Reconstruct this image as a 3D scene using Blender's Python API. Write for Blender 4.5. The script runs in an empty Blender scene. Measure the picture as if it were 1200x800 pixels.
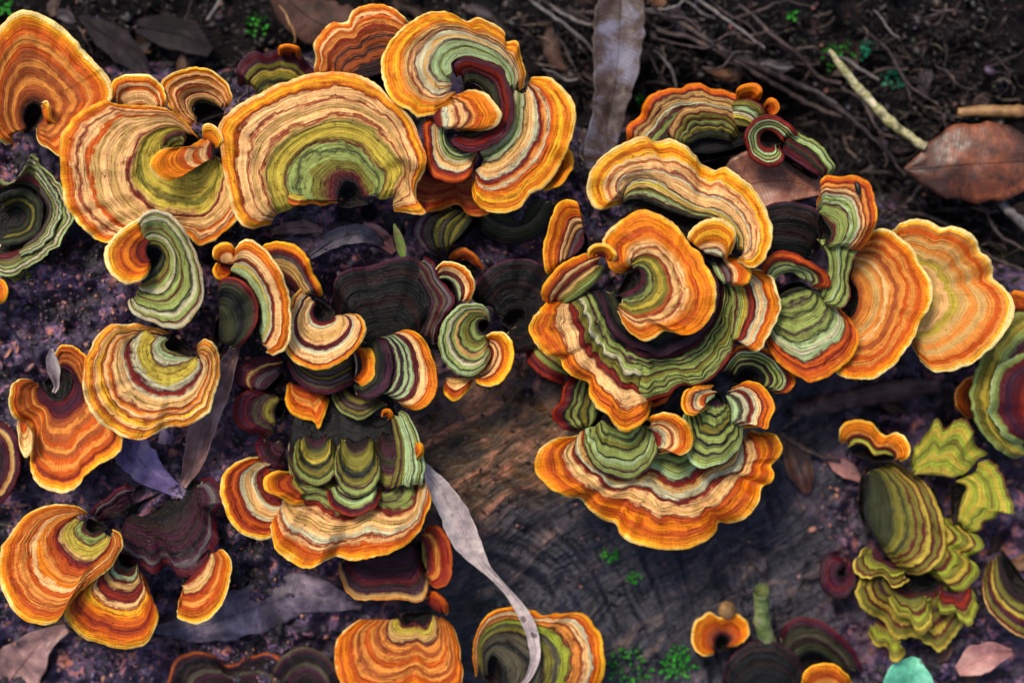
import bpy, math, random
import numpy as np
from mathutils import Vector

# ------------------------------------------------------------------ camera, sky, sun, exposure
scene = bpy.context.scene
COL = scene.collection
S = 0.00025          # metres per photograph pixel in the plane z = 0 (frame is 30 cm wide)
H = 0.50             # camera height above that plane
MM = 0.001

cam_d = bpy.data.cameras.new('camera')
cam = bpy.data.objects.new('camera', cam_d)
COL.objects.link(cam)
cam.location = (0, 0, H)
cam.rotation_euler = (0, 0, 0)
cam_d.sensor_width = 36
cam_d.lens = 60
cam_d.clip_start = 0.01
cam_d.clip_end = 100
cam_d.dof.use_dof = True
cam_d.dof.focus_distance = H + 0.003
cam_d.dof.aperture_fstop = 5.6
scene.camera = cam

SUN_EL, SUN_AZ = 58, 122          # azimuth measured from +x towards +y: light from the upper left
world = bpy.data.worlds.new('World')
scene.world = world
world.use_nodes = True
wn = world.node_tree.nodes
sky = wn.new('ShaderNodeTexSky')
sky.sky_type = 'NISHITA'
sky.sun_disc = False
sky.sun_elevation = math.radians(SUN_EL)
sky.sun_rotation = math.radians(90 - SUN_AZ)
sky.air_density = 1.0
sky.dust_density = 3.0
wn['Background'].inputs['Strength'].default_value = 0.08
world.node_tree.links.new(sky.outputs['Color'], wn['Background'].inputs['Color'])

sun_d = bpy.data.lights.new('sun', 'SUN')
sun = bpy.data.objects.new('sun', sun_d)
COL.objects.link(sun)
sun_d.energy = 1.5
sun_d.angle = math.radians(14)
sun_d.color = (1.0, 0.89, 0.74)
sdir = Vector((math.cos(math.radians(SUN_AZ)) * math.cos(math.radians(SUN_EL)),
               math.sin(math.radians(SUN_AZ)) * math.cos(math.radians(SUN_EL)),
               math.sin(math.radians(SUN_EL))))
sun.rotation_euler = sdir.to_track_quat('Z', 'Y').to_euler()
sun.location = sdir * 2

scene.view_settings.view_transform = 'Standard'
scene.view_settings.look = 'None'
scene.view_settings.exposure = 1.05
scene.view_settings.gamma = 1.0
scene.view_settings.use_curve_mapping = False
scene.render.resolution_x = 1024
scene.render.resolution_y = 682

# ------------------------------------------------------------------ helpers
RNG = np.random.default_rng(7)

def pts(s):
    return np.array([[float(a) for a in p.split(',')] for p in s.split()], float)

def smooth01(x):
    x = np.clip(x, 0, 1)
    return x * x * (3 - 2 * x)

def noise1(x, seed=0):
    r = np.random.default_rng(seed).random(512) * 2 - 1
    i = np.floor(x).astype(int)
    f = x - i
    f = f * f * (3 - 2 * f)
    return r[i % 512] * (1 - f) + r[(i + 1) % 512] * f

def noise2(x, y, seed=0):
    r = np.random.default_rng(seed).random((128, 128)) * 2 - 1
    xi, yi = np.floor(x).astype(int), np.floor(y).astype(int)
    fx, fy = x - xi, y - yi
    fx = fx * fx * (3 - 2 * fx)
    fy = fy * fy * (3 - 2 * fy)
    a, b = xi % 128, (xi + 1) % 128
    c, d = yi % 128, (yi + 1) % 128
    return (r[a, c] * (1 - fx) + r[b, c] * fx) * (1 - fy) + (r[a, d] * (1 - fx) + r[b, d] * fx) * fy

def fbm2(x, y, seed=0, octv=4, rough=0.5):
    t, a, f = 0, 1, 1
    for o in range(octv):
        ca, sa = math.cos(0.9 * o + 0.5), math.sin(0.9 * o + 0.5)      # turn every octave so no lattice shows
        t = t + a * noise2((x * ca - y * sa) * f + 13.7 * o, (x * sa + y * ca) * f - 7.1 * o, seed + o)
        a *= rough
        f *= 2.03
    return t

def crv(P, n, sub=14):
    """Catmull-Rom through P (any number of columns), resampled to n points by arc length."""
    P = np.asarray(P, float)
    if len(P) == 1:
        P = np.vstack([P, P + 0.01])
    Q = np.vstack([2 * P[0] - P[1], P, 2 * P[-1] - P[-2]])
    out = []
    u = np.linspace(0, 1, sub, endpoint=False)[:, None]
    for i in range(1, len(Q) - 2):
        p0, p1, p2, p3 = Q[i - 1], Q[i], Q[i + 1], Q[i + 2]
        out.append(0.5 * (2 * p1 + (p2 - p0) * u + (2 * p0 - 5 * p1 + 4 * p2 - p3) * u ** 2
                          + (3 * p1 - p0 - 3 * p2 + p3) * u ** 3))
    out.append(P[-1:])
    C = np.vstack(out)
    d = np.r_[0, np.cumsum(np.linalg.norm(np.diff(C[:, :2], axis=0), axis=1))]
    t = np.linspace(0, d[-1], n)
    return np.stack([np.interp(t, d, C[:, k]) for k in range(C.shape[1])], 1), d[-1]

def w(px, py, zmm):
    """photograph pixel + height in mm -> world point (array aware)"""
    z = np.asarray(zmm, float) * MM
    k = S * (H - z) / H
    return np.stack([(np.asarray(px) - 600) * k, (400 - np.asarray(py)) * k, z + 0 * np.asarray(px)], -1)

def mesh(name, V, F, m, parent=None, uv=None, uv2=None, smooth=True):
    me = bpy.data.meshes.new(name)
    V = np.asarray(V, np.float32).reshape(-1, 3)
    F = np.asarray(F, np.int32)
    k = F.shape[1]
    me.vertices.add(len(V))
    me.vertices.foreach_set('co', V.ravel())
    me.loops.add(F.size)
    me.loops.foreach_set('vertex_index', F.ravel())
    me.polygons.add(len(F))
    me.polygons.foreach_set('loop_start', np.arange(0, F.size, k, dtype=np.int32))
    me.polygons.foreach_set('loop_total', np.full(len(F), k, np.int32))
    for nm, u in (('zone', uv), ('metric', uv2)):
        if u is not None:
            l = me.uv_layers.new(name=nm)
            l.data.foreach_set('uv', np.asarray(u, np.float32).reshape(-1, 2)[F.ravel()].ravel())
    me.update(calc_edges=True)
    me.validate()
    if smooth:
        me.polygons.foreach_set('use_smooth', np.ones(len(me.polygons), bool))
    me.materials.append(m)
    o = bpy.data.objects.new(name, me)
    COL.objects.link(o)
    if parent is not None:
        o.parent = parent
        o.matrix_parent_inverse = parent.matrix_world.inverted()
    return o

def grid_faces(nr, nc, closed=False):
    r = np.arange(nr - 1)[:, None]
    c = np.arange(nc if closed else nc - 1)[None, :]
    c2 = (c + 1) % nc
    return np.stack([r * nc + c, r * nc + c2, (r + 1) * nc + c2, (r + 1) * nc + c], -1).reshape(-1, 4)

def up_faces(V, F):
    V = np.asarray(V)
    a, b, c, d = (V[F[:, i]] for i in range(4))
    n = np.cross(c - a, d - b)[:, 2].sum()
    return F if n >= 0 else F[:, ::-1]

def tag(o, label=None, cat=None, group=None, kind=None):
    for k, v in (('label', label), ('category', cat), ('group', group), ('kind', kind)):
        if v:
            o[k] = v
    return o

def empty(name, loc, label, cat, group=None):
    e = bpy.data.objects.new(name, None)
    e.empty_display_size = 0.005
    COL.objects.link(e)
    e.location = loc
    bpy.context.view_layer.update()
    return tag(e, label, cat, group)

def srgb(c):
    return tuple((x / 255 / 12.92) if x <= 10 else ((x / 255 + 0.055) / 1.055) ** 2.4 for x in c)

# ------------------------------------------------------------------ materials
class NT:
    """little node-tree writer"""
    def __init__(self, nt):
        self.nt = nt
    def n(self, typ, ins=None, **props):
        nd = self.nt.nodes.new('ShaderNode' + typ)
        for k, v in props.items():
            setattr(nd, k, v)
        for k, v in (ins or {}).items():
            if isinstance(v, bpy.types.NodeSocket):
                self.nt.links.new(v, nd.inputs[k])
            else:
                nd.inputs[k].default_value = v
        return nd
    def math(self, op, a, b=None, c=None, clamp=False):
        nd = self.n('Math', operation=op, use_clamp=clamp)
        for i, v in enumerate((a, b, c)):
            if v is None:
                continue
            if isinstance(v, bpy.types.NodeSocket):
                self.nt.links.new(v, nd.inputs[i])
            else:
                nd.inputs[i].default_value = v
        return nd.outputs[0]
    def ramp(self, fac, stops, interp='LINEAR'):
        nd = self.n('ValToRGB')
        cr = nd.color_ramp
        cr.interpolation = interp
        while len(cr.elements) < len(stops):
            cr.elements.new(0.5)
        for i, (p, c) in enumerate(stops):
            cr.elements[i].position = p
        for i, (p, c) in enumerate(stops):
            cr.elements[i].color = (*c, 1)
        self.nt.links.new(fac, nd.inputs[0])
        return nd.outputs[0]
    def mapr(self, v, a, b, c, d, smooth=True):
        nd = self.n('MapRange', interpolation_type='SMOOTHSTEP' if smooth else 'LINEAR')
        self.nt.links.new(v, nd.inputs[0])
        for i, x in enumerate((a, b, c, d)):
            nd.inputs[1 + i].default_value = x
        return nd.outputs[0]
    def mix(self, fac, a, b, blend='MIX'):
        nd = self.n('Mix', data_type='RGBA', blend_type=blend)
        for i, v in ((0, fac), (6, a), (7, b)):
            if isinstance(v, bpy.types.NodeSocket):
                self.nt.links.new(v, nd.inputs[i])
            elif i == 0:
                nd.inputs[0].default_value = v
            else:
                nd.inputs[i].default_value = (*v, 1) if len(v) == 3 else v
        return nd.outputs[2]
    def noise(self, vec, scale, detail=3, rough=0.5, dist=0):
        return self.n('TexNoise', {'Vector': vec, 'Scale': scale, 'Detail': detail, 'Roughness': rough, 'Distortion': dist})

def new_mat(name):
    m = bpy.data.materials.new(name)
    m.use_nodes = True
    m.node_tree.nodes.clear()
    return m, NT(m.node_tree)

def finish(t, bsdf):
    o = t.n('OutputMaterial')
    t.nt.links.new(bsdf.outputs[0], o.inputs[0])

PAL = {  # real cap colours, sRGB
 'k': (15, 16, 17), 'b': (42, 22, 22), 'm': (88, 16, 24), 'p': (62, 22, 42), 'r': (138, 34, 8),
 'u': (194, 82, 4), 'o': (228, 124, 2), 'y': (248, 176, 30), 'c': (248, 216, 136), 't': (244, 190, 122),
 'a': (206, 162, 92), 'l': (190, 168, 60), 'e': (120, 114, 40), 'd': (50, 54, 28), 'g': (142, 156, 80),
 'n': (164, 186, 130), 'w': (196, 190, 150), 'x': (100, 92, 92), 's': (164, 80, 32), 'v': (152, 162, 48),
 'q': (218, 136, 54), 'h': (82, 76, 58),
}
LIN = {k: tuple(1.0 * x for x in srgb(v)) for k, v in PAL.items()}

def zone_warp_group():
    g = bpy.data.node_groups.new('zone_warp', 'ShaderNodeTree')
    g.interface.new_socket('t', in_out='OUTPUT', socket_type='NodeSocketFloat')
    t = NT(g)
    out = g.nodes.new('NodeGroupOutput')
    uv = t.n('UVMap', uv_map='zone').outputs[0]
    mt = t.n('UVMap', uv_map='metric').outputs[0]
    v = t.n('SeparateXYZ', {0: uv}).outputs[1]
    oc = t.n('TexCoord').outputs['Object']
    n1 = t.noise(oc, 110, 2).outputs[0]
    n2 = t.noise(oc, 420, 3).outputs[0]
    st = t.n('VectorMath', {0: mt, 1: (0.5, 10.0, 1.0)}, operation='MULTIPLY').outputs[0]
    n3 = t.noise(st, 1.0, 3, 0.6).outputs[0]
    # the warp dies out at the margin so the pale rim stays a rim
    a = t.math('MULTIPLY_ADD', n1, 0.13, -0.065)
    b = t.math('MULTIPLY_ADD', n2, 0.08, -0.04)
    c = t.math('MULTIPLY_ADD', n3, 0.09, -0.045)
    sm = t.math('ADD', t.math('ADD', a, b), c)
    k = t.mapr(v, 0.8, 0.99, 1.0, 0.75)
    g.links.new(t.math('ADD', t.math('MULTIPLY', v, 0.99), t.math('MULTIPLY', sm, k)), out.inputs[0])
    return g

def cap_finish_group():
    g = bpy.data.node_groups.new('cap_finish', 'ShaderNodeTree')
    g.interface.new_socket('Color', in_out='INPUT', socket_type='NodeSocketColor')
    g.interface.new_socket('Gloss', in_out='INPUT', socket_type='NodeSocketFloat')
    g.interface.new_socket('Lines', in_out='INPUT', socket_type='NodeSocketFloat')
    g.interface.new_socket('BSDF', in_out='OUTPUT', socket_type='NodeSocketShader')
    t = NT(g)
    i = g.nodes.new('NodeGroupInput')
    out = g.nodes.new('NodeGroupOutput')
    mt = t.n('UVMap', uv_map='metric').outputs[0]
    zv = t.n('SeparateXYZ', {0: t.n('UVMap', uv_map='zone').outputs[0]}).outputs[1]
    oc = t.n('TexCoord').outputs['Object']
    wob = t.noise(oc, 260, 3)
    mw = t.n('VectorMath', {0: wob.outputs[1], 1: (0.03, 0.045, 0.0)}, operation='MULTIPLY').outputs[0]
    mv = t.n('VectorMath', {0: mt, 1: mw}, operation='ADD').outputs[0]
    # concentric hairlines: noise stretched along the margin
    A = t.noise(t.n('VectorMath', {0: mv, 1: (0.30, 21.0, 1.0)}, operation='MULTIPLY').outputs[0], 1.0, 4, 0.62).outputs[0]
    my = t.n('SeparateXYZ', {0: mv}).outputs[1]
    B = t.noise(t.n('VectorMath', {0: mv, 1: (0.22, 2.4, 1.0)}, operation='MULTIPLY').outputs[0], 1.0, 3, 0.55).outputs[0]
    ph = t.math('ADD', t.math('MULTIPLY', my, 5.5), t.math('MULTIPLY', B, 8.0))
    iso = t.math('ABSOLUTE', t.math('SUBTRACT', t.math('FRACT', ph), 0.5))
    iso = t.mapr(iso, 0.0, 0.10, 1.0, 0.0)
    patch = t.mapr(t.noise(t.n('VectorMath', {0: mv, 1: (0.5, 2.0, 1.0)}, operation='MULTIPLY').outputs[0], 1.0, 2).outputs[0], 0.40, 0.60, 0.0, 1.0)
    edge = t.mapr(zv, 0.90, 0.98, 1.0, 0.0)
    iso = t.math('MULTIPLY', t.math('MULTIPLY', iso, patch), edge)
    # radial fibres
    C = t.noise(t.n('VectorMath', {0: mv, 1: (26.0, 2.2, 1.0)}, operation='MULTIPLY').outputs[0], 1.0, 3, 0.6).outputs[0]
    av = t.math('ADD', t.math('MULTIPLY', t.math('SUBTRACT', t.mapr(A, 0.30, 0.70, 0.52, 1.36, False), 1.0), i.outputs[2]), 1.0)
    val = t.math('MULTIPLY', av, t.mapr(C, 0.3, 0.7, 0.80, 1.17, False))
    iso = t.math('MULTIPLY', iso, i.outputs[2])
    blot = t.mapr(t.noise(oc, 340, 4, 0.6).outputs[0], 0.3, 0.7, 0.86, 1.12, False)
    val = t.math('MULTIPLY', val, blot)
    v2 = t.math('POWER', val, 1.35)
    v3 = t.math('POWER', val, 1.6)
    col = t.mix(1.0, i.outputs[0], t.n('CombineColor', {0: val, 1: v2, 2: v3}).outputs[0], 'MULTIPLY')
    dark = t.mix(1.0, col, (0.36, 0.18, 0.16), 'MULTIPLY')
    col = t.mix(t.math('MULTIPLY', iso, 0.45), col, dark)
    # pale hairlines
    pal = t.mapr(t.math('ABSOLUTE', t.math('SUBTRACT', t.math('FRACT', t.math('MULTIPLY_ADD', ph, 1.37, 0.3)), 0.5)), 0.0, 0.09, 1.0, 0.0)
    pal = t.math('MULTIPLY', t.math('MULTIPLY', pal, t.math('SUBTRACT', 1.0, patch)), edge)
    pc = t.mix(1.0, col, (1.5, 1.55, 1.6), 'MULTIPLY')
    col = t.mix(t.math('MULTIPLY', t.math('MULTIPLY', pal, i.outputs[2]), 0.25), col, pc)
    # specks of dirt
    vo = t.n('TexVoronoi', {'Vector': oc, 'Scale': 520.0, 'Randomness': 1.0})
    sp = t.math('MULTIPLY', t.mapr(vo.outputs['Distance'], 0.10, 0.17, 1.0, 0.0),
                t.mapr(t.n('SeparateColor', {0: vo.outputs['Color']}).outputs[0], 0.80, 0.82, 0.0, 1.0))
    sp = t.math('MULTIPLY', sp, t.mapr(t.noise(oc, 90, 2).outputs[0], 0.45, 0.6, 0.1, 1.0))
    col = t.mix(t.math('MULTIPLY', sp, 0.8), col, (0.03, 0.014, 0.008))
    h = t.math('ADD', t.math('MULTIPLY', A, 0.9), t.math('MULTIPLY', C, 0.25))
    h = t.math('SUBTRACT', h, t.math('MULTIPLY', iso, 0.5))
    lum = t.n('RGBToBW', {0: i.outputs[0]}).outputs[0]
    h = t.math('ADD', h, t.math('MULTIPLY', lum, 0.7))      # velvety pale zones stand proud of the bald dark ones
    bmp = t.n('Bump', {'Height': h, 'Strength': 1.0, 'Distance': 0.0009})
    ro = t.math('SUBTRACT', t.mapr(t.noise(oc, 200, 3).outputs[0], 0.3, 0.7, 0.42, 0.70), i.outputs[1])
    ro = t.math('SUBTRACT', ro, t.mapr(lum, 0.02, 0.15, 0.12, 0.0))
    bs = t.n('BsdfPrincipled', {'Base Color': col, 'Roughness': ro, 'Specular IOR Level': 0.28, 'Normal': bmp.outputs[0]})
    g.links.new(bs.outputs[0], out.inputs[0])
    return g

ZW, CF = zone_warp_group(), cap_finish_group()
_caps = {}

def cap_mat(stops, gloss=0.0, lines=1.0):
    key = (stops, gloss, lines)
    if key in _caps:
        return _caps[key]
    m, t = new_mat('cap_zones')
    st = [(int(q[1:]) / 100, LIN[q[0]], q[0]) for q in stops.split()]
    wide = sorted(range(len(st)), key=lambda i: (st[min(i + 1, len(st) - 1)][0] - st[max(i - 1, 0)][0]) * (0.4 if st[i][2] in 'kpmdbrhx' else 1), reverse=True)
    keep = set(wide[:32 - len(st)])   # a ramp holds 32 stops: only the widest zones keep a plateau
    lst = []
    for i, (p, c, q) in enumerate(st):
        f = 0.10 if q in 'kpmdbr' else 0.30
        a = p - (f * (p - st[i - 1][0]) if i else 0)
        b = p + (f * (st[i + 1][0] - p) if i + 1 < len(st) else 0)
        if i in keep and b > a + 1e-4:
            lst += [(a, c), (b, c)]
        else:
            lst.append((p, c))
    gw = t.nt.nodes.new('ShaderNodeGroup')
    gw.node_tree = ZW
    col = t.ramp(gw.outputs[0], lst)
    gf = t.nt.nodes.new('ShaderNodeGroup')
    gf.node_tree = CF
    t.nt.links.new(col, gf.inputs[0])
    gf.inputs[1].default_value = gloss
    gf.inputs[2].default_value = lines
    finish(t, gf)
    _caps[key] = m
    return m

def noisy_mat(name, cols, scale, rough=(0.4, 0.7), bump=0.4, bscale=None, spec=0.4, stretch=(1, 1, 1), dist=0.0, bdist=0.0008):
    """object-space mottled material; cols = [(pos, srgb), ...]"""
    m, t = new_mat(name)
    oc = t.n('TexCoord').outputs['Object']
    v = t.n('VectorMath', {0: oc, 1: stretch}, operation='MULTIPLY').outputs[0]
    n = t.noise(v, scale, 5, 0.62, dist).outputs[0]
    col = t.ramp(n, [(p, srgb(c)) for p, c in cols])
    b = t.noise(v, bscale or scale * 3, 4, 0.6).outputs[0]
    fine = t.mapr(b, 0.3, 0.7, 0.7, 1.25, False)
    col = t.mix(1.0, col, t.n('CombineColor', {0: fine, 1: fine, 2: fine}).outputs[0], 'MULTIPLY')
    bm = t.n('Bump', {'Height': b, 'Strength': bump, 'Distance': bdist})
    ro = t.mapr(n, 0.3, 0.7, rough[0], rough[1])
    finish(t, t.n('BsdfPrincipled', {'Base Color': col, 'Roughness': ro, 'Specular IOR Level': spec, 'Normal': bm.outputs[0]}))
    return m

M_PORE = noisy_mat('pore_surface', [(0.3, (214, 186, 128)), (0.7, (236, 214, 160))], 300, bump=0.6, bscale=2500)
M_STEM = noisy_mat('dark_stem', [(0.3, (10, 10, 10)), (0.5, (22, 22, 18)), (0.62, (36, 18, 22)), (0.75, (50, 48, 28))], 220, (0.35, 0.6), 0.9, 700, spec=.3, bdist=.0015)
# ------------------------------------------------------------------ the log and the forest floor
def _top_edge(qx):
    return np.interp(qx, [-600, 0, 300, 480, 700, 1000, 1250, 1800], [90, 95, 80, 70, 170, 235, 330, 420])

def log_base(qx, qy):
    """height of the log's skin in mm, coarse form"""
    z = -30.0 + 0 * qx
    z = z - 70 * smooth01((_top_edge(qx) - qy + 40) / 190) - 60 * smooth01((_top_edge(qx) - qy - 140) / 260)
    z = z - 26 * smooth01(((qx - 520) * 0.55 + (qy - 420)) / 520) * smooth01((qx - 380) / 200)
    z = z - 8 * np.exp(-(((qx - 520) / 150) ** 2 + ((qy - 330) / 90) ** 2))
    z = z - 14 * smooth01((qy - 560) / 240) * smooth01((560 - qx) / 200)
    z = z + 17 * np.exp(-(((qx - 375) / 85) ** 2 + ((qy - 285) / 42) ** 2))
    z = z + 9 * np.exp(-(((qx - 60) / 110) ** 2 + ((qy - 350) / 70) ** 2))
    z = z - 150 * smooth01((qy - 880) / 420)
    return z

def log_rough(qx, qy):
    wood = smooth01((qx - 440) / 60) * smooth01((1080 - qx) / 80) * smooth01((qy - 415) / 40)
    return 1 - 0.72 * wood

def logz(qx, qy):
    qx, qy = np.asarray(qx, float), np.asarray(qy, float)
    r = log_rough(qx, qy)
    z = log_base(qx, qy)
    z = z + r * (7.5 * fbm2(qx / 70, qy / 70, 11, 3) + 2.6 * fbm2(qx / 16, qy / 16, 21, 3, 0.6))
    # wood grain ridges, running with the log and bending down over its flank
    ang = np.interp(qx, [450, 650, 950], [0.25, 0.75, 1.35])
    gu = -np.sin(ang) * (qx - 700) + np.cos(ang) * (qy - 560)
    gv = np.cos(ang) * (qx - 700) + np.sin(ang) * (qy - 560)
    gw = 9 * fbm2(qx / 60, qy / 60, 33, 2)          # grain wanders
    z = z + (1 - r) * (2.2 * noise2((gu + gw) / 17, gv / 150, 31) + 1.3 * noise2((gu + gw) / 7.3 + 5, gv / 95, 35) + 0.6 * noise2((gu + gw) / 3.6 + 9, gv / 60, 37)
                       + 2.2 * fbm2(qx / 48, qy / 48, 39, 2))
    return z

def logz_at(px, py):
    z = -32.0
    for _ in range(3):
        k = (H - z * MM) / H
        z = float(logz(600 + (px - 600) * k, 400 + (py - 400) * k))
    return z

def floorz(qx, qy):
    qx, qy = np.asarray(qx, float), np.asarray(qy, float)
    far = smooth01((np.hypot(qx - 600, qy - 400) - 1200) / 2500)
    z = -66 - 10 * smooth01((60 - qy) / 400) - 120 * smooth01((qy - 500) / 700)
    z = z - 22 * np.exp(-(((qx - 860) / 190) ** 2 + ((qy - 130) / 60) ** 2))
    z = z * (1 - far) + far * -170
    return z + 5.5 * fbm2(qx / 90, qy / 90, 51, 3) + 2.4 * fbm2(qx / 18, qy / 18, 57, 3, 0.6)

def surf_at(px, py):
    z = -60.0
    for _ in range(4):
        k = (H - z * MM) / H
        a, b = 600 + (px - 600) * k, 400 + (py - 400) * k
        z = float(max(logz(a, b), floorz(a, b)))
    return z

def axis(lo, hi, a, b, fine, far_n):
    mid = np.arange(a, b + fine, fine)
    g = np.linspace(0, 1, far_n) ** 2
    left = a - (a - lo) * g[1:]
    right = mid[-1] + (hi - mid[-1]) * g[1:]
    return np.r_[left[::-1], mid, right]

def litter_mat(name, dark, cols, sc):
    """wet rotten wood: near black ground with purple, blue grey and salmon flecks"""
    m, t = new_mat(name)
    oc = t.n('TexCoord').outputs['Object']
    a = t.noise(oc, 34 * sc, 5, 0.65, 0.6).outputs[0]
    b = t.noise(oc, 150 * sc, 5, 0.7, 0.8).outputs[0]
    c = t.noise(oc, 620 * sc, 4, 0.7).outputs[0]
    base = t.ramp(a, [(0.32, srgb(dark[0])), (0.5, srgb(dark[1])), (0.68, srgb(dark[2]))])
    fl = t.ramp(b, [(p, srgb(q)) for p, q in cols])
    col = t.mix(t.mapr(b, 0.50, 0.66, 0.0, 0.85), base, fl)
    fine = t.mapr(c, 0.3, 0.7, 0.45, 1.5, False)
    col = t.mix(1.0, col, t.n('CombineColor', {0: fine, 1: fine, 2: fine}).outputs[0], 'MULTIPLY')
    h = t.math('ADD', t.math('MULTIPLY', b, 1.0), t.math('MULTIPLY', c, 0.35))
    bm = t.n('Bump', {'Height': h, 'Strength': 0.9, 'Distance': 0.0022})
    ro = t.mapr(a, 0.3, 0.7, 0.4, 0.75)
    finish(t, t.n('BsdfPrincipled', {'Base Color': col, 'Roughness': ro, 'Specular IOR Level': 0.1, 'Normal': bm.outputs[0]}))
    return m

def log_material():
    m, t = new_mat('rotting_wood')
    oc = t.n('TexCoord').outputs['Object']
    sx = t.n('SeparateXYZ', {0: oc})
    # litter covered part
    a = t.noise(oc, 38, 5, 0.65, 0.6).outputs[0]
    b = t.noise(oc, 170, 5, 0.7, 0.8).outputs[0]
    c = t.noise(oc, 700, 4, 0.7).outputs[0]
    base = t.ramp(a, [(0.32, srgb((9, 7, 10))), (0.46, srgb((34, 27, 36))), (0.56, srgb((70, 58, 84))), (0.70, srgb((124, 92, 92)))])
    fl = t.ramp(b, [(0.45, srgb((30, 24, 36))), (0.57, srgb((112, 90, 138))), (0.63, srgb((190, 112, 88))), (0.74, srgb((206, 156, 136)))])
    lit = t.mix(t.mapr(b, 0.49, 0.60, 0.0, 0.9), base, fl)
    # bare wood with long grain that bends over the flank
    q = t.n('VectorRotate', {'Vector': oc, 'Angle': -0.6}, rotation_type='Z_AXIS').outputs[0]
    wq = t.n('VectorMath', {0: q, 1: t.n('VectorMath', {0: t.noise(oc, 16, 2).outputs[1], 1: (0.03, 0.03, 0.0)}, operation='MULTIPLY').outputs[0]}, operation='ADD').outputs[0]
    g1 = t.noise(t.n('VectorMath', {0: wq, 1: (42, 130, 60)}, operation='MULTIPLY').outputs[0], 1.0, 5, 0.68, 1.1).outputs[0]
    g2 = t.noise(t.n('VectorMath', {0: wq, 1: (110, 700, 150)}, operation='MULTIPLY').outputs[0], 1.0, 3, 0.6).outputs[0]
    wood = t.ramp(g1, [(0.30, srgb((14, 16, 22))), (0.43, srgb((22, 28, 44))), (0.54, srgb((38, 44, 62))), (0.65, srgb((84, 76, 76))), (0.78, srgb((136, 116, 106)))])
    warm = t.ramp(g1, [(0.30, srgb((34, 24, 18))), (0.44, srgb((84, 64, 40))), (0.55, srgb((132, 92, 60))), (0.66, srgb((206, 132, 100))), (0.78, srgb((150, 132, 96)))])
    # a brown stained patch where the bark came off last
    px = t.math('DIVIDE', t.math('ADD', sx.outputs[0], 0.004), 0.036)
    py = t.math('DIVIDE', t.math('ADD', sx.outputs[1], 0.030), 0.030)
    pd = t.math('ADD', t.math('ADD', t.math('MULTIPLY', px, px), t.math('MULTIPLY', py, py)), t.math('MULTIPLY_ADD', t.noise(oc, 40, 4, 0.6).outputs[0], 3.0, -1.5))
    wood = t.mix(t.mapr(pd, 0.2, 1.5, 0.85, 0.06), wood, warm)
    f2 = t.mapr(g2, 0.3, 0.7, 0.6, 1.35, False)
    wood = t.mix(1.0, wood, t.n('CombineColor', {0: f2, 1: f2, 2: f2}).outputs[0], 'MULTIPLY')
    # where bark and litter have gone: lower right part of the log
    xx = t.math('ADD', sx.outputs[0], t.math('MULTIPLY_ADD', t.noise(oc, 60, 3).outputs[0], 0.05, -0.025))
    yy = t.math('ADD', sx.outputs[1], t.math('MULTIPLY_ADD', t.noise(oc, 45, 3).outputs[0], 0.05, -0.025))
    mask = t.math('MULTIPLY', t.math('MULTIPLY', t.mapr(xx, -0.046, -0.026, 0, 1), t.mapr(xx, 0.095, 0.125, 1, 0)), t.mapr(yy, -0.018, -0.002, 1, 0))
    col = t.mix(mask, lit, wood)
    fine = t.mapr(c, 0.3, 0.7, 0.5, 1.45, False)
    col = t.mix(1.0, col, t.n('CombineColor', {0: fine, 1: fine, 2: fine}).outputs[0], 'MULTIPLY')
    h = t.math('ADD', t.math('MULTIPLY', b, t.math('SUBTRACT', 1.0, mask)), t.math('MULTIPLY', t.math('ADD', g2, g1), mask))
    h = t.math('ADD', h, t.math('MULTIPLY', c, 0.3))
    bm = t.n('Bump', {'Height': h, 'Strength': 0.9, 'Distance': 0.002})
    ro = t.mapr(a, 0.3, 0.7, 0.25, 0.6)
    finish(t, t.n('BsdfPrincipled', {'Base Color': col, 'Roughness': ro, 'Specular IOR Level': 0.5, 'Normal': bm.outputs[0]}))
    return m

def heightfield(name, fn, m, ax, ay):
    X, Y = np.meshgrid(ax, ay)
    Z = fn(X, Y)
    V = np.stack([(X - 600) * S, (400 - Y) * S, Z * MM], -1).reshape(-1, 3)
    F = up_faces(V, grid_faces(len(ay), len(ax)))
    return mesh(name, V, F, m)

flo = heightfield('forest_floor', floorz, litter_mat('wet_soil', ((2, 2, 3), (5, 4, 6), (14, 9, 11)),
                  [(0.45, (12, 9, 11)), (0.60, (36, 25, 28)), (0.70, (70, 46, 42)), (0.8, (46, 38, 52))], 0.8),
                  axis(-40000, 41200, -140, 1340, 6, 40), axis(-40000, 40800, -140, 420, 6, 40))
tag(flo, 'dark wet forest floor behind the log', None, kind='structure')
lg = heightfield('fallen_log', logz, log_material(), axis(-1300, 2300, -90, 1290, 3.2, 40), axis(-330, 1300, -40, 880, 3.2, 40))
tag(lg, 'dark wet rotting log that carries all the bracket fungi', 'log')
# ------------------------------------------------------------------ bracket fungi
def hull(P):
    P = sorted(map(tuple, P))
    def half(L):
        h = []
        for p in L:
            while len(h) > 1 and (h[-1][0] - h[-2][0]) * (p[1] - h[-2][1]) - (h[-1][1] - h[-2][1]) * (p[0] - h[-2][0]) <= 0:
                h.pop()
            h.append(p)
        return h[:-1]
    return np.array(half(P) + half(P[::-1]))

_seed = [100]

def gsmooth(C, sig):
    n = len(C)
    r = int(min(3 * sig, n - 1))
    k = np.exp(-0.5 * (np.arange(-r, r + 1) / max(sig, 1e-3)) ** 2)
    k /= k.sum()
    P = np.pad(C, ((r, r), (0, 0)), mode='edge')
    return np.stack([np.convolve(P[:, i], k, 'valid') for i in range(C.shape[1])], 1)

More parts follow.
